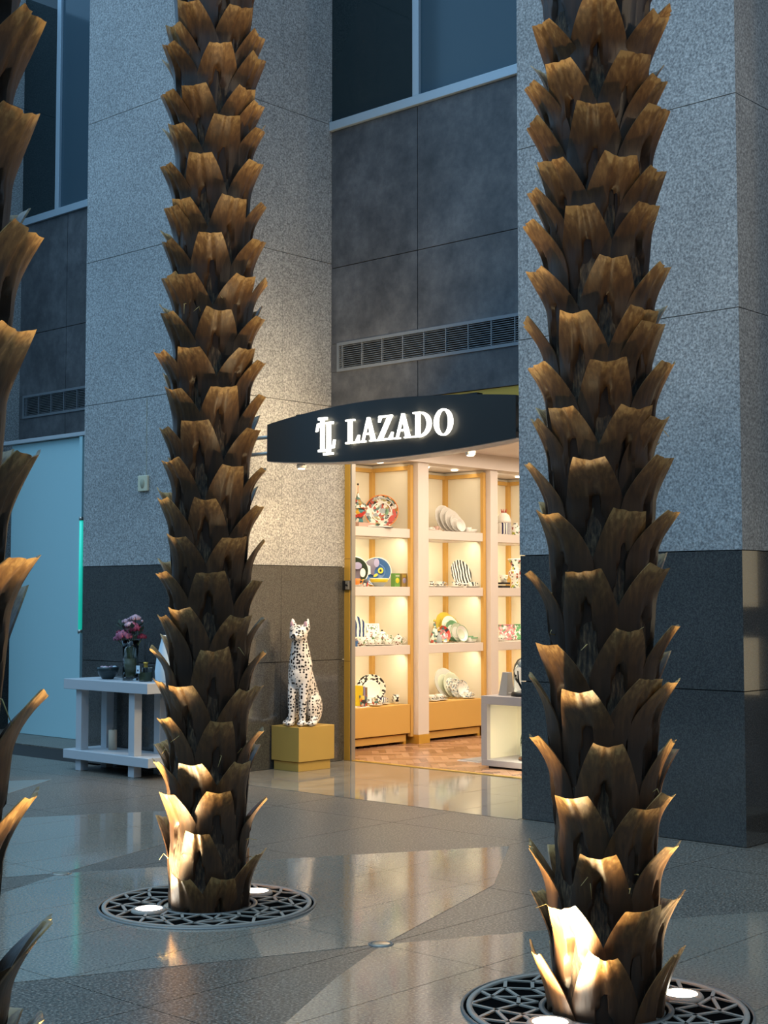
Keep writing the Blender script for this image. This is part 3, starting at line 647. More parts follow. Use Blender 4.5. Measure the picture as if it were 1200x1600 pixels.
# ------------------------------------------------------------------ white showcase counter
ct = empty('showcase_counter', (10.75, 8.56, 0), 'white showcase counter with a lit niche inside the shop entrance', 'counter')
cy0, cy1 = 7.35, 8.56
box('side_post', 'counter_white', 10.75, 10.80, cy1 - .07, cy1, .078, .60, ct); box('side_post', 'counter_white', 10.75, 10.80, cy0, cy0 + .07, .078, .60, ct)
box('top_panel', 'counter_white', 10.75, 11.35, cy0, cy1, .60, .68, ct, .003); box('base_panel', 'counter_white', 10.75, 11.35, cy0, cy1, .02, .078, ct, .003)
box('back_panel', 'lit_cream', 11.28, 11.35, cy0, cy1, .078, .60, ct); box('end_panel', 'lit_cream', 10.80, 11.28, cy1 - .03, cy1, .078, .60, ct); box('end_panel', 'lit_cream', 10.80, 11.28, cy0, cy0 + .03, .078, .60, ct)
box('kick', 'black', 10.80, 11.3, cy0 + .05, cy1 - .05, 0, .02, ct)
box('light_strip', 'led', 10.86, 10.89, cy0 + .1, cy1 - .1, .594, .60, ct)
lamp('counter_lamp', 'AREA', (10.90, .5 * (cy0 + cy1), .59), 9, (1, .9, .62), (11.2, .5 * (cy0 + cy1), .1), shape='RECTANGLE', size=.04, size_y=1.0)
ct2 = empty('low_counter', (11.5, 8.75, 0), 'plain white counter standing behind the showcase', 'counter')
box('body', 'counter_white', 11.5, 12.1, 7.4, 8.86, .04, .665, ct2, .003); box('top', 'counter_white', 11.49, 12.11, 7.39, 8.87, .665, .695, ct2, .003); box('kick', 'black', 11.54, 12.06, 7.45, 8.82, 0, .04, ct2)
dm = empty('display_block', (10.96, 8.42, .68), 'tapered grey display block on the showcase counter', 'display block')
MB().add([(-.06, -.05, 0), (.06, -.05, 0), (.06, .05, 0), (-.06, .05, 0), (-.035, -.045, .22), (.035, -.045, .22), (.035, .02, .22), (-.035, .02, .22)], [(3, 2, 1, 0), (4, 5, 6, 7), (0, 1, 5, 4), (1, 2, 6, 5), (2, 3, 7, 6), (3, 0, 4, 7)]).build('body', 'grey_card', dm, .003)
MB().box(-.03, .03, -.052, -.05, .02, .03).build('card_slot', 'book_white', dm)
def cloche(x, y, z, s, label):
    o = empty('glass_cloche', (x, y, z), label, 'glass cloche', 'glass cloches')
    MB().lathe([(0, 0), (.10 * s, 0), (.10 * s, .02 * s), (.092 * s, .03 * s), (0, .03 * s)]).build('base', 'black' if s > 1.2 else 'wood_dark', o)
    MB().lathe([(.08 * s, .031 * s), (.08 * s, .20 * s), (.072 * s, .24 * s), (.05 * s, .275 * s), (.02 * s, .292 * s), (0, .295 * s), (0, .292 * s), (.02 * s, .289 * s), (.048 * s, .272 * s), (.069 * s, .238 * s), (.077 * s, .20 * s), (.077 * s, .031 * s)]).build('dome', 'clear_glass', o)
    MB().ell((0, 0, .302 * s), (.010 * s,) * 3, 10, 6).build('knob', 'clear_glass', o)
    rnd = random.Random(3); m = MB()
    for k in range(7):
        a = rnd.random() * 6.28; m.tube([(0, 0, .03 * s), (.02 * s * math.cos(a), .02 * s * math.sin(a), .10 * s), (.045 * s * math.cos(a + .6), .045 * s * math.sin(a + .6), (.13 + .1 * rnd.random()) * s)], .004 * s, 6)
    m.build('branch', 'black' if s > 1.2 else 'stem_green', o)
    for k in range(9):
        a = rnd.random() * 6.28; r = .05 * s * rnd.random() ** .5; MB().ell((r * math.cos(a), r * math.sin(a), (.08 + .15 * rnd.random()) * s), (.014 * s, .011 * s, .017 * s), 8, 6).build('bloom', ('print_bw', 'petal_red', 'leaf_dark')[0 if s > 1.2 else k % 3], o)
cloche(10.95, 8.20, .68, 1.25, 'glass cloche on a black base standing on the counter')
cloche(10.98, 8.17, .078, 1.0, 'glass cloche with a flower branch inside the lit niche')
rg = empty('doormat', (11.3, 8.95, .001), 'small pale mat lying by the showcase counter', 'mat'); MB().box(-.25, .25, -.12, .12, 0, .012).build('pad', 'grey_card', rg); MB().box(-.27, .27, -.14, .14, 0, .006).build('border', 'book_white', rg)

# ------------------------------------------------------------------ shop sign
sg = empty('shop_sign', (8.9, 8.155, 3.03), 'black lens-shaped shop sign with glowing white letters', 'sign')
NS = 40; Y0, Y1 = 9.58, 6.73
def sx(t): return -.10 * math.sin(math.pi * t)       # slight bulge in plan
def sy(t): return (Y0 + (Y1 - Y0) * t) - 8.155
def sz(t): return .168 + .082 * math.sin(math.pi * t) ** .9 if 0 < t < 1 else .168
v = []; f = []
for i in range(NS + 1):
    t = i / NS; h = sz(t)
    v += [(sx(t), sy(t), -h), (sx(t), sy(t), h), (.16, sy(t), h), (.16, sy(t), -h)]
for i in range(NS):
    for e in range(4): f.append((4 * i + e, 4 * i + (e + 1) % 4, 4 * i + 4 + (e + 1) % 4, 4 * i + 4 + e))
f += [(0, 1, 2, 3), (4 * NS, 4 * NS + 3, 4 * NS + 2, 4 * NS + 1)]
MB().add(v, f).build('panel', 'sign_black', sg)
ed = MB()
for i in range(NS):
    t0, t1 = i / NS, (i + 1) / NS
    ed.add([(sx(t0) + .01, sy(t0), -sz(t0) - .006), (sx(t1) + .01, sy(t1), -sz(t1) - .006), (.15, sy(t1), -sz(t1) - .006), (.15, sy(t0), -sz(t0) - .006), (sx(t0) + .01, sy(t0), -sz(t0)), (sx(t1) + .01, sy(t1), -sz(t1)), (.15, sy(t1), -sz(t1)), (.15, sy(t0), -sz(t0))],
           [(0, 1, 2, 3), (4, 7, 6, 5), (0, 4, 5, 1), (2, 6, 7, 3), (0, 3, 7, 4), (1, 5, 6, 2)])
ed.build('underside_strip', 'shop_white', sg)
for z in (.06, -.09): MB().tube([(.05, 9.58 - 8.155, z), (.05, 9.935 - 8.155, z)], .018, 10).build('strut', 'steel', sg)
for z in (.10, -.10): MB().tube([(.05, 6.73 - 8.155, z), (.05, 6.36 - 8.155, z)], .018, 10).build('strut', 'steel', sg)
def rect(a, b, c, d): return [(a, c), (b, c), (b, d), (a, d)]
def arc(cx, cy, rx, ry, a0, a1, n=16): return [(cx + rx * math.cos(R(a0 + (a1 - a0) * k / n)), cy + ry * math.sin(R(a0 + (a1 - a0) * k / n))) for k in range(n + 1)]
def band(o, i): return [[o[k], o[k + 1], i[k + 1], i[k]] for k in range(len(o) - 1)]
GL = {
 'L': (.80, [rect(.16, .36, 0, 1), rect(.02, .52, .94, 1), rect(.02, .76, 0, .07), [(.58, .06), (.76, .06), (.80, .32), (.74, .32)]]),
 'A': (.94, [[(.12, .03), (.20, .03), (.50, .98), (.42, .98)], [(.42, 1), (.54, 1), (.86, .03), (.64, .03)], rect(.22, .72, .30, .37), rect(0, .32, 0, .06), rect(.56, .96, 0, .06)]),
 'Z': (.84, [rect(.08, .80, .93, 1), rect(.02, .80, 0, .07), [(.02, .05), (.24, .05), (.80, .95), (.58, .95)], [(.06, .74), (.11, .74), (.22, .95), (.08, .95)], [(.62, .06), (.80, .06), (.84, .30), (.79, .30)]]),
 'D': (.98, [rect(.14, .34, 0, 1), rect(.0, .4, .94, 1), rect(.0, .4, 0, .06)] + band(arc(.34, .5, .60, .5, -90, 90), arc(.34, .5, .40, .43, -90, 90))),
 'O': (.98, band(arc(.49, .5, .47, .53, 0, 360, 32), arc(.49, .5, .27, .47, 0, 360, 32))),
}
def glyph(name, polys, y, z0, h):
    m = MB(); t = (y - .1 - Y0) / (Y1 - Y0); x = sx(min(max(t, 0), 1)) - .02
    for p in polys: m.prism(p, lambda u, v, d: (x + d, y - u * h * .985 - 8.155, z0 + v * h - 3.03), -.022, 0)
    return m.build(name, 'letter', sg)
yy = 8.455
for ch in 'LAZADO':
    w, ps = GL[ch]; o = glyph('letter_' + ch.lower(), ps, yy, 2.925, .208); yy -= (w + .045) * .208 * .985
glyph('monogram', [rect(.10, .42, .93, 1), rect(.19, .31, .08, .97), rect(.10, .40, .06, .12), [(.0, .62), (.06, .64), (.10, .76), (.24, .80), (.24, .86), (.06, .84)],
                   rect(.43, .55, .0, .84), rect(.40, .66, .80, .86), rect(.30, .66, -.04, .02), [(.54, .12), (.70, .14), (.74, .36), (.69, .36), (.65, .2), (.54, .18)]], 8.83, 2.862, .32)
for k, (y, x) in enumerate(((9.25, 9.02), (7.55, 9.35), (6.98, 9.35))):
    z = 3.03 - .20 if k == 0 else 2.86
    d = empty('spotlight', (x, y, z), ('small white spotlight under the left end of the shop sign', 'small white spotlight below the middle right of the sign', 'small white spotlight below the right end of the sign')[k], 'spotlight', 'spotlights under the sign')
    MB().lathe([(0, -.05), (.03, -.05), (.042, -.045), (.045, -.02), (.035, .0), (0, .0)]).build('housing', 'porcelain', d); MB().lathe([(0, -.054), (.03, -.054), (.03, -.049), (0, -.049)]).build('lens', 'led_cool', d)
    MB().tube([(0, 0, 0), (0, 0, .06 if k == 0 else .12)], .01, 8).build('stem', 'steel', d)
    if k: MB().box(-.33, .01, -.01, .01, .10, .12).build('bracket', 'steel', d)
    lamp('spot_beam', 'SPOT', (x, y, z - .06), 60 if k == 0 else 165, (1, .72, .40), (9.7, 9.94, 1.0) if k == 0 else (9.35, 9.94, 1.3), spot_size=R(115), spot_blend=.8, shadow_soft_size=.04)

MB().box(.05, .12, -1.0, 1.1, .20, .235).build('added_light_housing', 'black', sg)  # added hidden light on the sign top, warms the pillar and slate above
lamp('added_sign_wash', 'AREA', (9.05, 8.9, 3.30), 22, (1, .76, .46), (9.2, 9.94, 4.4), shape='RECTANGLE', size=.06, size_y=1.2)
# ------------------------------------------------------------------ console table in front of the left pillar
tb = empty('console_table', (8.19, 10.76, 0), 'white console table with lower shelf in front of the granite pillar', 'table')
box('table_top', 'table_white', 7.98, 8.42, 10.13, 11.39, .755, .85, tb, .004)
box('lower_shelf', 'table_white', 7.99, 8.41, 10.12, 11.40, .105, .19, tb, .004)
for x in (8.02, 8.31):
    for y in (10.36, 11.16):
        box('leg', 'table_white', x, x + .085, y, y + .085, 0, .105, tb, .003); box('leg', 'table_white', x, x + .085, y, y + .085, .19, .755, tb, .003)
TZ = .85
bo = empty('bowl', (8.20, 11.0, TZ), 'dark teal glazed bowl filled with pale potpourri', 'bowl')
MB().lathe([(0, 0), (.05, 0), (.055, .008), (.085, .04), (.10, .085), (.102, .115), (.095, .115), (.09, .085), (.07, .04), (0, .03)], seg=32).build('body', 'glaze_dark', bo)
rnd = random.Random(5)
for k in range(16):
    a = rnd.random() * 6.28; r = .075 * rnd.random() ** .5
    MB().ell((r * math.cos(a), r * math.sin(a), .098 + .015 * rnd.random()), (.022, .016, .012), 8, 5, Matrix.Rotation(a, 3, 'Z')).build('dried_petal', ('petal_pale', 'card', 'beak')[k % 3], bo)
va = empty('flower_vase', (8.20, 10.66, TZ), 'tall clear glass vase with spiral ribs holding a pink bouquet', 'vase')
m = MB(); seg = 32; prof = [(0, .0), (.068, .0), (.075, .01), (.072, .07), (.068, .17), (.072, .29), (.079, .37), (.074, .37), (.063, .17), (.065, .03), (0, .02)]
v = []; f = []
for i, (r, z) in enumerate(prof):
    for k in range(seg):
        a = 2 * math.pi * k / seg; rr = r * (1 + (.05 * math.cos(8 * a + z * 26) if 0 < i < 7 else 0)); v.append((rr * math.cos(a), rr * math.sin(a), z))
for i in range(len(prof) - 1):
    for k in range(seg): f.append((i * seg + k, i * seg + (k + 1) % seg, (i + 1) * seg + (k + 1) % seg, (i + 1) * seg + k))
m.add(v, f, True).build('glass', 'clear_glass', va)
MB().lathe([(0, .022), (.060, .03), (.058, .20), (0, .201)], seg=20).build('water', 'water', va)
bq = empty('bouquet', (8.20, 10.66, TZ + .07), 'bouquet of pink and dusky red flowers in the ribbed vase', 'bouquet')
rnd = random.Random(11)
FL = [(0, -.02, .43, .062, 'petal_pink'), (.05, .08, .37, .05, 'petal_red'), (-.06, .02, .34, .075, 'petal_pink'), (.0, -.09, .40, .055, 'petal_red'), (-.02, .16, .31, .045, 'petal_pink'), (.03, -.03, .50, .05, 'petal_pale'), (-.02, .05, .47, .036, 'petal_pale'), (.05, -.10, .33, .045, 'petal_red'), (-.06, -.05, .44, .04, 'petal_pale'), (-.03, .13, .37, .03, 'petal_red')]
for (x, y, z, r, mt) in FL:
    MB().tube([(x * .1, y * .1, .0), (x * .4, y * .3, .2), (x, y, z - r * .3)], .004, 6).build('stem', 'stem_green', bq)
    fo = empty('x', (0, 0, 0), None, None); bpy.data.objects.remove(fo)
    m = MB()
    for ring_, (n_, tilt, rr) in enumerate(((3, 15, .35), (5, 40, .6), (7, 65, .8), (9, 88, .95))):
        for k in range(n_):
            a = 2 * math.pi * (k + .37 * ring_) / n_ + rnd.random() * .3; t = R(tilt)
            c = Vector((x + r * rr * math.sin(t) * math.cos(a), y + r * rr * math.sin(t) * math.sin(a), z + r * .55 * math.cos(t)))
            m.ell(c, (r * .34, r * .10, r * .36), 8, 5, Matrix.Rotation(a + math.pi / 2, 3, 'Z') @ Matrix.Rotation(R(tilt - 90) * .6, 3, 'X'))
    m.build('blossom', mt, bq)
for k in range(26):
    a = rnd.random() * 6.28; r = .05 + .13 * rnd.random(); z = .26 + .18 * rnd.random(); c = Vector((r * math.cos(a) * .6, r * math.sin(a), z)); L = .05 + .04 * rnd.random()
    d = Vector((math.cos(a), math.sin(a), .3 + rnd.random())).normalized(); s_ = d.cross(Vector((0, 0, 1))).normalized() * L * .28
    MB().add([c, c + d * L * .5 + s_, c + d * L, c + d * L * .5 - s_, c + d * L * .5 + Vector((0, 0, .006))], [(0, 1, 4), (1, 2, 4), (2, 3, 4), (3, 0, 4), (0, 3, 2, 1)]).build('leaf', 'leaf_dark', bq)
for k in range(10):
    a = rnd.random() * 6.28; r = .13 * rnd.random(); MB().ell((r * math.cos(a), r * math.sin(a), .42 + .12 * rnd.random()), (.012,) * 3, 8, 5).build('bud', 'petal_pale', bq)
df = empty('reed_diffuser', (8.19, 10.42, TZ), 'clear square bottle reed diffuser with hanging white tag', 'diffuser')
MB().box(-.045, .045, -.045, .045, 0, .13).build('bottle', 'clear_glass', df, .008); MB().box(-.036, .036, -.036, .036, .008, .085).build('oil', 'water', df)
MB().lathe([(.018, .13), (.018, .16), (.022, .162), (.022, .175), (.012, .175), (.012, .13)]).build('collar', 'gold', df)
for k, (a, b) in enumerate(((.03, .05), (-.03, .0), (.0, -.04), (.02, -.01))): MB().tube([(0, 0, .02), (a * .3, b * .3, .17), (a * 1.3, b * 1.3, .36)], .0028, 6).build('reed', 'black', df)
tg = MB().box(-.062, -.060, .01, .06, .075, .145).build('tag', 'card', df); MB().lathe([(0, .001), (.010, .001), (.010, -.001), (0, -.001)], mat=Matrix.Rotation(R(90), 4, 'Y'), c=(-.0625, .035, .10)).build('tag_mark', 'ink', tg)
wv = empty('white_vase', (8.25, 10.22, TZ), 'pale tapered ceramic vase mostly hidden behind the palm trunk', 'vase')
MB().lathe([(0, 0), (.075, 0), (.085, .02), (.09, .10), (.075, .22), (.045, .34), (.03, .40), (.034, .42), (.026, .42)], seg=28).build('body', 'card', wv); MB().lathe([(.026, .418), (.036, .424), (.036, .412)]).build('rim', 'porcelain', wv)
cd = empty('candle', (8.25, 10.98, .19), 'cream pillar candle on the lower shelf of the console table', 'candle'); MB().lathe([(0, 0), (.04, 0), (.04, .18), (.035, .185), (0, .18)]).build('wax', 'candle', cd); MB().tube([(0, 0, .18), (.002, 0, .205)], .003, 6).build('wick', 'black', cd)
sn = empty('wall_sensor', (8.44, 10.787, 2.62), 'small beige plastic wall sensor on the granite pillar', 'sensor')
MB().box(-.025, 0, -.072, .072, 0, .15).build('case', 'sensor', sn, .006); MB().lathe([(0, .004), (.03, .004), (.033, 0)], mat=Matrix.Rotation(R(-90), 4, 'Y') @ Matrix.Scale(1.5, 4, (1, 0, 0)), c=(-.025, 0, .075)).build('oval_cover', 'sensor_dark', sn)
box('conduit', 'sensor_dark', 8.437, 8.44, 10.757, 10.761, 2.77, 3.5, sn)

# ------------------------------------------------------------------ plinth and leopard statue
ph = empty('plinth', (9.53, 9.80, 0), 'square gold plinth under the leopard statue', 'plinth')
box('block', 'plinth_gold', 9.30, 9.77, 9.56, 10.03 - .1, .09, .41, ph, .003); box('base', 'plinth_gold', 9.315, 9.735, 9.58, 9.91, 0, .084, ph, .002)
box('shadow_gap', 'wood_dark', 9.34, 9.71, 9.60, 9.90, .084, .09, ph)
lp = empty('leopard_statue', (9.50, 9.72, .41), 'white ceramic sitting leopard statue with black spots on gold plinth', 'statue', rz=R(-158))
m = MB()
def caps(a, b, ra, rb, n=7):
    a, b = Vector(a), Vector(b)
    for k in range(n):
        t = k / (n - 1); r = ra + (rb - ra) * t; m.ell(a.lerp(b, t), (r, r, r), 12, 8)
for s in (-1, 1):
    caps((.125, s * .055, .05), (.115, s * .058, .25), .033, .040, 9); caps((.115, s * .058, .25), (.06, s * .060, .52), .041, .058, 9); caps((.06, s * .060, .52), (.05, s * .03, .68), .058, .068, 8)
    m.ell((.150, s * .057, .028), (.062, .042, .030)); m.ell((-.075, s * .095, .16), (.135, .060, .155)); m.ell((.055, s * .125, .028), (.085, .042, .030)); caps((-.03, s * .11, .06), (.03, s * .125, .04), .05, .035)
caps((.035, 0, .50), (-.13, 0, .19), .112, .135, 9); m.ell((.055, 0, .47), (.110, .102, .16)); m.ell((.05, 0, .57), (.098, .104, .13))
caps((.045, 0, .57), (.072, 0, .80), .116, .074, 12); m.ell((.092, 0, .868), (.090, .090, .082)); m.ell((.155, 0, .838), (.056, .050, .040)); m.ell((.13, 0, .89), (.045, .058, .038))
for s in (-1, 1): m.ell((.138, s * .038, .834), (.038, .034, .032))
for s in (-1, 1):
    caps((.065, s * .062, .915), (.055, s * .078, .995), .042, .014, 8)
tail = [(-.24, 0, .05), (-.29, -.03, .035), (-.30, -.07, .03)]
for a, b in zip(tail, tail[1:]): caps(a, b, .027, .026, 5)
bd = m.build('body', 'leopard', lp)
rm = bd.modifiers.new('remesh', 'REMESH'); rm.mode = 'VOXEL'; rm.voxel_size = .009; rm.use_smooth_shade = True
sm_ = bd.modifiers.new('smooth', 'SMOOTH'); sm_.factor = .6; sm_.iterations = 5
MB().ell((.207, 0, .853), (.012, .018, .012), 10, 6).build('nose', 'black', bd)
for s in (-1, 1): MB().ell((.163, s * .040, .892), (.012, .016, .009), 10, 6).build('eye', 'black', bd)
for s in (-1, 1): MB().ell((.092, s * .070, .952), (.010, .018, .030), 10, 6).build('inner_ear', 'petal_pale', bd)
MB().tube([(.199, -.02, .820), (.207, 0, .824), (.199, .02, .820)], .003, 6).build('mouth', 'black', bd)

# ------------------------------------------------------------------ palms
def stub_mesh(seed, L=.50):
    """cut leaf base: hugs the trunk below, narrows and flares outward to a cut end"""
    rn = random.Random(seed); NV, NS_ = 18, 16
    wt = rn.uniform(.044, .062); wm = rn.uniform(.132, .148); fl = rn.uniform(.048, .074); cut = rn.uniform(.004, .020); tw = rn.uniform(-.012, .012); pw = rn.uniform(1.4, 2.0)
    gro = rn.uniform(.004, .009); curl = rn.uniform(-.006, .012); c0 = rn.uniform(-.12, .12); jag = rn.uniform(0, .002); vd = rn.uniform(.09, .17)
    out = []; inn = []; gr = []
    for i in range(NV + 1):
        d = L * (1 - (i / NV) ** .8) if i < NV else 0.
        for j in range(NS_ + 1):
            s = -1 + 2 * j / NS_
            w = wt + (wm - wt) * (1 - max(0, 1 - d / .22) ** 1.3)
            tip = max(0., 1 - d / .165)
            r = .229 - .085 * d + fl * tip ** pw
            cr = max(0., 1 - abs(s - c0) / .22)
            r -= gro * cr * (.5 + .5 * tip) - .004 * math.exp(-((abs(s - c0) - .25) / .1) ** 2)   # centre crease with shoulders
            vv = max(0., (d - vd) / .2)
            if vv > 0: r -= .036 * min(1., 4 * max(0., 1 - abs(s - c0) / (.05 + .32 * min(vv, 1))))  # split below the crease
            r += curl * s * s * tip
            r -= .008 * (abs(s) ** 4) * (1 - tip)
            z = -d
            if d < .1: z -= (cut * (1 - min(1., abs(s - c0)) ** 1.3) + tw * s + jag * math.sin(9 * s + seed)) * (1 - d / .1)
            ph_ = s * w / .222 * (1 - .10 * tip)
            for lst, rr in ((out, r), (inn, r - .007 - .006 * (1 - abs(s)))): lst.append((rr * math.cos(ph_), rr * math.sin(ph_), z + (0 if lst is out else -.002)))
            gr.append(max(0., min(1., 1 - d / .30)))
    n = len(out); W = NS_ + 1; f = []
    for i in range(NV):
        for j in range(NS_):
            a = i * W + j; f.append((a, a + 1, a + W + 1, a + W)); f.append((n + a, n + a + W, n + a + W + 1, n + a + 1))
    for i in range(NV):
        a = i * W; f.append((a, a + W, n + a + W, n + a)); a += NS_; f.append((a, n + a, n + a + W, a + W))
    for j in range(NS_):
        a = NV * W + j; f.append((a, a + 1, n + a + 1, n + a)); f.append((j, n + j, n + j + 1, j + 1))
    me = bpy.data.meshes.new('leaf_stub'); me.from_pydata(out + inn, [], f); me.polygons.foreach_set('use_smooth', [True] * len(f))
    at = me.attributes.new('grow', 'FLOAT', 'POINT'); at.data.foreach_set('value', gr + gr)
    bm = bmesh.new(); bm.from_mesh(me); bmesh.ops.recalc_face_normals(bm, faces=bm.faces)
    for e in bm.edges:
        if len(e.link_faces) == 2 and e.calc_face_angle(0) > R(50): e.smooth = False
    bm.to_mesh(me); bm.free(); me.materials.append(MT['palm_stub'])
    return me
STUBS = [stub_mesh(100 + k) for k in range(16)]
SHORT = {L: [stub_mesh(300 + k, L) for k in range(5)] for L in (.17, .25, .38)}
TIPS_R = [(165,3.88,1.00),(-90,3.90,1.00),(-145,3.92,1.00),(-178,3.70,1.00),(-114,3.72,1.00),(-87,3.65,1.00),(146,3.66,1.00),(-150,3.52,1.00),(-92,3.52,1.00),(144,3.51,1.00),(172,3.32,1.00),(-128,3.32,1.00),(-92,3.28,1.00),(146,3.23,1.00),(142,3.10,1.00),(-161,3.12,1.00),(-103,3.13,1.00),(-135,2.92,1.00),(157,2.90,1.00),(-82,2.91,1.00),(-166,2.71,1.00),(-108,2.72,1.00),(127,2.72,1.03),(-98,2.67,1.00),(-140,2.52,1.00),(154,2.52,1.00),(-79,2.53,1.00),(-179,2.34,1.00),(-119,2.34,1.00),(140,2.32,1.00),(-91,2.31,1.00),(-155,2.14,1.00),(137,2.14,1.00),(-92,2.15,1.00),(168,1.94,1.00),(-123,1.94,1.00),(-83,1.94,1.00),(133,1.71,1.00),(-161,1.71,1.00),(-96,1.73,1.00),(-125,1.49,1.00),(-67,1.50,1.00),(169,1.43,1.00),(-165,1.26,1.00),(127,1.30,1.04),(-109,1.30,1.00),(-83,1.29,1.00),(-143,1.06,1.00),(142,1.07,1.00),(-68,1.06,1.00),(-172,0.86,1.00),(-115,0.82,1.00),(-85,0.86,1.00),(127,0.64,1.05),(-151,0.65,1.00),(-84,0.67,1.00),(-177,0.45,1.00),(-118,0.45,1.00),(-84,0.48,1.00),(147,0.26,1.00),(-148,0.28,1.00),(-83,0.27,1.00)]
TIPS_L = [(-158,4.74,1.00),(-100,4.73,1.00),(177,4.65,1.00),(-69,4.63,1.00),(176,4.54,1.00),(-124,4.51,1.00),(-73,4.50,1.00),(-152,4.29,1.00),(-92,4.30,1.00),(170,4.28,1.00),(-72,4.24,1.00),(-116,4.13,1.00),(-175,4.10,1.00),(-64,4.11,1.00),(-143,3.92,1.00),(170,3.89,1.00),(-76,3.92,1.00),(-165,3.69,1.00),(-107,3.70,1.00),(177,3.66,1.00),(-58,3.71,1.00),(-133,3.50,1.00),(171,3.49,1.00),(-71,3.50,1.00),(-160,3.29,1.00),(-96,3.29,1.00),(173,3.30,1.00),(-43,3.31,1.01),(-123,3.11,1.00),(176,3.10,1.00),(-67,3.09,1.00),(-153,2.90,1.00),(-91,2.91,1.00),(166,2.90,1.00),(-62,2.86,1.00),(-117,2.70,1.00),(-175,2.70,1.00),(-57,2.68,1.00),(-147,2.52,1.00),(-80,2.49,1.00),(167,2.50,1.00),(-179,2.33,1.00),(-108,2.29,1.00),(-51,2.30,1.00),(-136,2.12,1.00),(170,2.13,1.00),(-67,2.09,1.00),(-168,1.93,1.00),(-104,1.92,1.00),(-43,1.91,1.03),(-130,1.74,1.00),(165,1.74,1.00),(-66,1.70,1.00),(-163,1.56,1.00),(-98,1.52,1.00),(167,1.52,1.00),(-43,1.50,1.00),(-125,1.35,1.00),(142,1.35,1.06),(-49,1.33,1.00),(-161,1.16,1.00),(-87,1.14,1.00),(160,1.18,1.00),(-65,1.15,1.00),(-118,0.98,1.00),(171,0.99,1.00),(-51,0.92,1.00),(161,0.77,1.00),(-148,0.77,1.00),(-92,0.77,1.00),(-177,0.61,1.00),(-121,0.63,1.00),(-43,0.56,1.02),(-142,0.42,1.00),(-70,0.30,1.00),(-114,0.19,1.00),(-159,0.20,1.00)]
TIPS_F = [(-62,2.99,1.00),(-69,2.75,1.00),(-62,2.47,1.00),(-74,2.23,1.00),(-56,1.95,1.00),(-63,1.70,1.00),(-34,1.38,1.05),(-51,1.15,1.00),(-34,0.84,1.09),(-45,0.62,1.00)]
def palm(x, y, tips, label, top, face, halfspan, seed, grow=1.0):
    t = empty('palm_trunk', (x, y, 0), label, 'palm tree', 'palm trunks in the hall'); rn = random.Random(seed)
    m = MB(); prof = []
    z = .0
    while z < top: prof.append((.192 + .012 * max(0, 1 - z / .8) + .004 * math.sin(z * 31), z)); z += .06
    prof = [(0, 0)] + prof + [(0, top)]
    m.lathe(prof, seg=24); m.build('trunk', 'palm_fibre', t)
    have = list(tips); k = 0; zz = .22
    while zz < top + .05:                                       # rest of the lattice where the photograph shows nothing of it
        for q in range(6):
            th = q * 60 + (30 if k % 2 else 0) + zz * 25 + rn.uniform(-5, 5); z_ = zz + rn.uniform(-.03, .03)
            df_ = (th - face + 180) % 360 - 180
            if abs(df_) < halfspan and z_ < max(a[1] for a in tips) + .06 and z_ > min(a[1] for a in tips) - .08: continue
            if any(abs((th - a + 180) % 360 - 180) < 26 and abs(z_ - b) < .13 for a, b, c in tips): continue
            have.append((th, z_, 1.))
        zz += .198; k += 1
    for (th, z_, f_) in have:
        me = STUBS[rn.randrange(len(STUBS))]
        if z_ < .52: me = SHORT[.38 if z_ > .41 else (.25 if z_ > .27 else .17)][rn.randrange(5)]
        s = grow * (f_ if f_ > 1 else rn.uniform(.97, 1.04)) * (1 + .05 * max(0, 1 - z_ / .9))
        sz_ = rn.uniform(.92, 1.08)
        if z_ < .52: sz_ = (z_ - .004) / (.38 if z_ > .41 else (.25 if z_ > .27 else .17))
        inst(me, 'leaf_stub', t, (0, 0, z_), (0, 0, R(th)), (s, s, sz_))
    fb = random.Random(seed + 5)
    for k in range(14):                                          # loose fibres at the foot and here and there
        a = R(face + fb.uniform(-100, 100)); z = fb.choice([.25, .3, .5, .8, 1.4, 2.2, 3.1]) + fb.uniform(-.06, .1); r = .205
        p = Vector((r * math.cos(a), r * math.sin(a), z)); d = Vector((math.cos(a), math.sin(a), fb.uniform(-.8, .8)))
        MB().tube([p, p + d * .025 + Vector((0, 0, .01)), p + d * .05 + Vector((fb.uniform(-.03, .03), fb.uniform(-.03, .03), fb.uniform(-.04, .03)))], [.003, .002, .001], 5).build('fibre', 'straw', t)
    return t
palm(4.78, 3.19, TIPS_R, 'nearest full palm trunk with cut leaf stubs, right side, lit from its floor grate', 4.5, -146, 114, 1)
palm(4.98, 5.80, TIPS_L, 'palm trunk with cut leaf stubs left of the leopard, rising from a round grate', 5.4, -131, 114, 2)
palm(1.75, 3.10, TIPS_F, 'palm trunk at the left picture edge, only its leaf stubs showing', 3.6, -60, 62, 3)

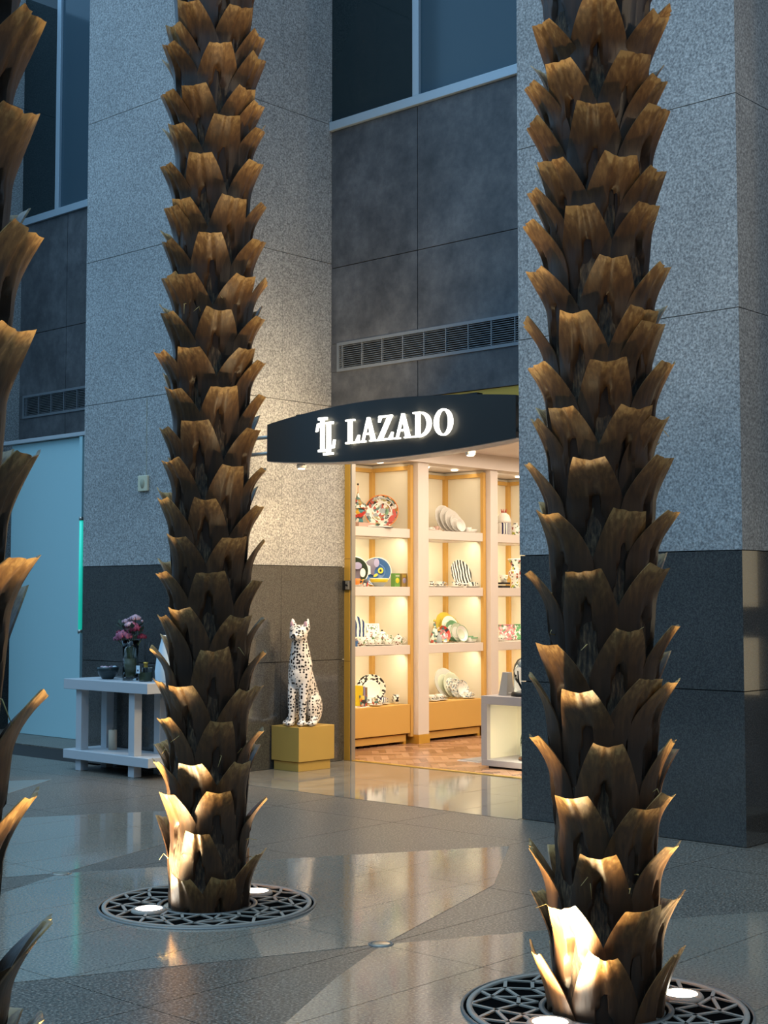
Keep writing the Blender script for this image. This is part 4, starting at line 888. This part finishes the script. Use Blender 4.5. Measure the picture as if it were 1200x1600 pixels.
# ------------------------------------------------------------------ tree grates with sunken lights
def grate(x, y, label, ups, rz, seed):
    g = empty('tree_grate', (x, y, .0), label, 'tree grate', 'round tree grates'); rn = random.Random(seed)
    RO = .545; RI = .27
    MB().lathe([(RO + .012, -.001), (RO + .012, .003), (RI - .04, .003), (RI - .04, -.001)], seg=64).build('pit_shade', 'pit_shade', g)  # flat black disc on the floor, paints the shade below the bars
    MB().lathe([(RO - .022, .004), (RO - .022, .013), (RO, .013), (RO, .004)], seg=64).build('outer_ring', 'rim', g)
    MB().lathe([(RO + .012, .0), (RO + .012, .010), (RO + .022, .010), (RO + .024, .0)], seg=64).build('frame_ring', 'iron', g)
    MB().lathe([(RI - .03, .004), (RI - .03, .010), (RI - .008, .010), (RI - .008, .004)], seg=64).build('inner_ring', 'iron', g)
    n = 17
    def P(r, a): return (r * math.cos(a), r * math.sin(a), .0085)
    ro = [P(RO - .012, 2 * math.pi * k / n) for k in range(n)]
    rm_ = [P(.445 + rn.uniform(-.025, .025), 2 * math.pi * (k + .5) / n + rn.uniform(-.05, .05)) for k in range(n)]
    rk = [P(.355 + rn.uniform(-.02, .02), 2 * math.pi * k / n + rn.uniform(-.06, .06)) for k in range(n)]
    ri = [P(RI, 2 * math.pi * (k + .5) / n) for k in range(n)]
    segs = []
    for k in range(n):
        segs += [(ro[k], rm_[k]), (ro[k], rm_[k - 1]), (rm_[k], rk[k]), (rm_[k], rk[(k + 1) % n]), (rk[k], ri[k]), (rk[k], ri[k - 1])]
        if k % 2 == 0: segs += [(rm_[k], rm_[(k + 1) % n])]
        if k % 2: segs += [(rk[k], rk[(k + 1) % n])]
    for (a, b) in segs:
        a, b = Vector(a), Vector(b)
        if any(((a + b) / 2 - Vector((u, v, .0085))).length < .075 for u, v in ups): continue
        d = (b - a); L = d.length; d.normalize(); s_ = Vector((-d.y, d.x, 0)) * .0075; h = Vector((0, 0, .003))
        q = [a - s_ - h, b - s_ - h, b + s_ - h, a + s_ - h, a - s_ + h, b - s_ + h, b + s_ + h, a + s_ + h]
        MB().add(q, [(0, 3, 2, 1), (4, 5, 6, 7), (0, 1, 5, 4), (1, 2, 6, 5), (2, 3, 7, 6), (3, 0, 4, 7)]).build('bar', 'rim', g)
    return g
def uplight(x, y, tx, ty, label, power=60.):
    u = empty('floor_uplight', (x, y, .0), label, 'floor light', 'uplights in the tree grates')
    MB().lathe([(.068, .002), (.068, .020), (.085, .018), (.092, .008), (.092, .002)], seg=32).build('bezel', 'rim', u)
    MB().lathe([(0, .004), (.068, .004), (.068, .018), (0, .020)], seg=32).build('lens', 'led_up', u)
    dx, dy = tx - x, ty - y
    lamp('uplight_beam', 'SPOT', (x, y, .05), 110, (1, .76, .40), (x + dx * .08, y + dy * .08, 1.0), spot_size=R(34), spot_blend=1., shadow_soft_size=.05)
    lamp('uplight_spill', 'SPOT', (x, y, .05), 150, (1, .77, .42), (x, y, 1.0), spot_size=R(114), spot_blend=.5, shadow_soft_size=.09)
for (x, y, ups, lab) in ((4.98, 5.80, ((-.31, .095), (.36, .02)), 'round pierced metal grate around the left palm'), (4.78, 3.19, ((.34, -.13), (-.33, .03)), 'round pierced metal grate around the right palm'), (1.75, 3.10, ((.20, -.27), (-.30, .1)), 'pierced grate of the palm at the left picture edge')):
    grate(x, y, lab, ups, 0, int(x * 100))
    for k, (u, v) in enumerate(ups):
        w = {4.98: ('glowing floor light left of the left palm foot', 'glowing floor light right behind the left palm foot'), 4.78: ('glowing floor light right of the right palm foot', 'glowing floor light in front of the right palm foot'), 1.75: ('floor light right of the edge palm below the picture', 'floor light left of the edge palm below the picture')}[x][k]
        uplight(x + u, y + v, x, y, w)
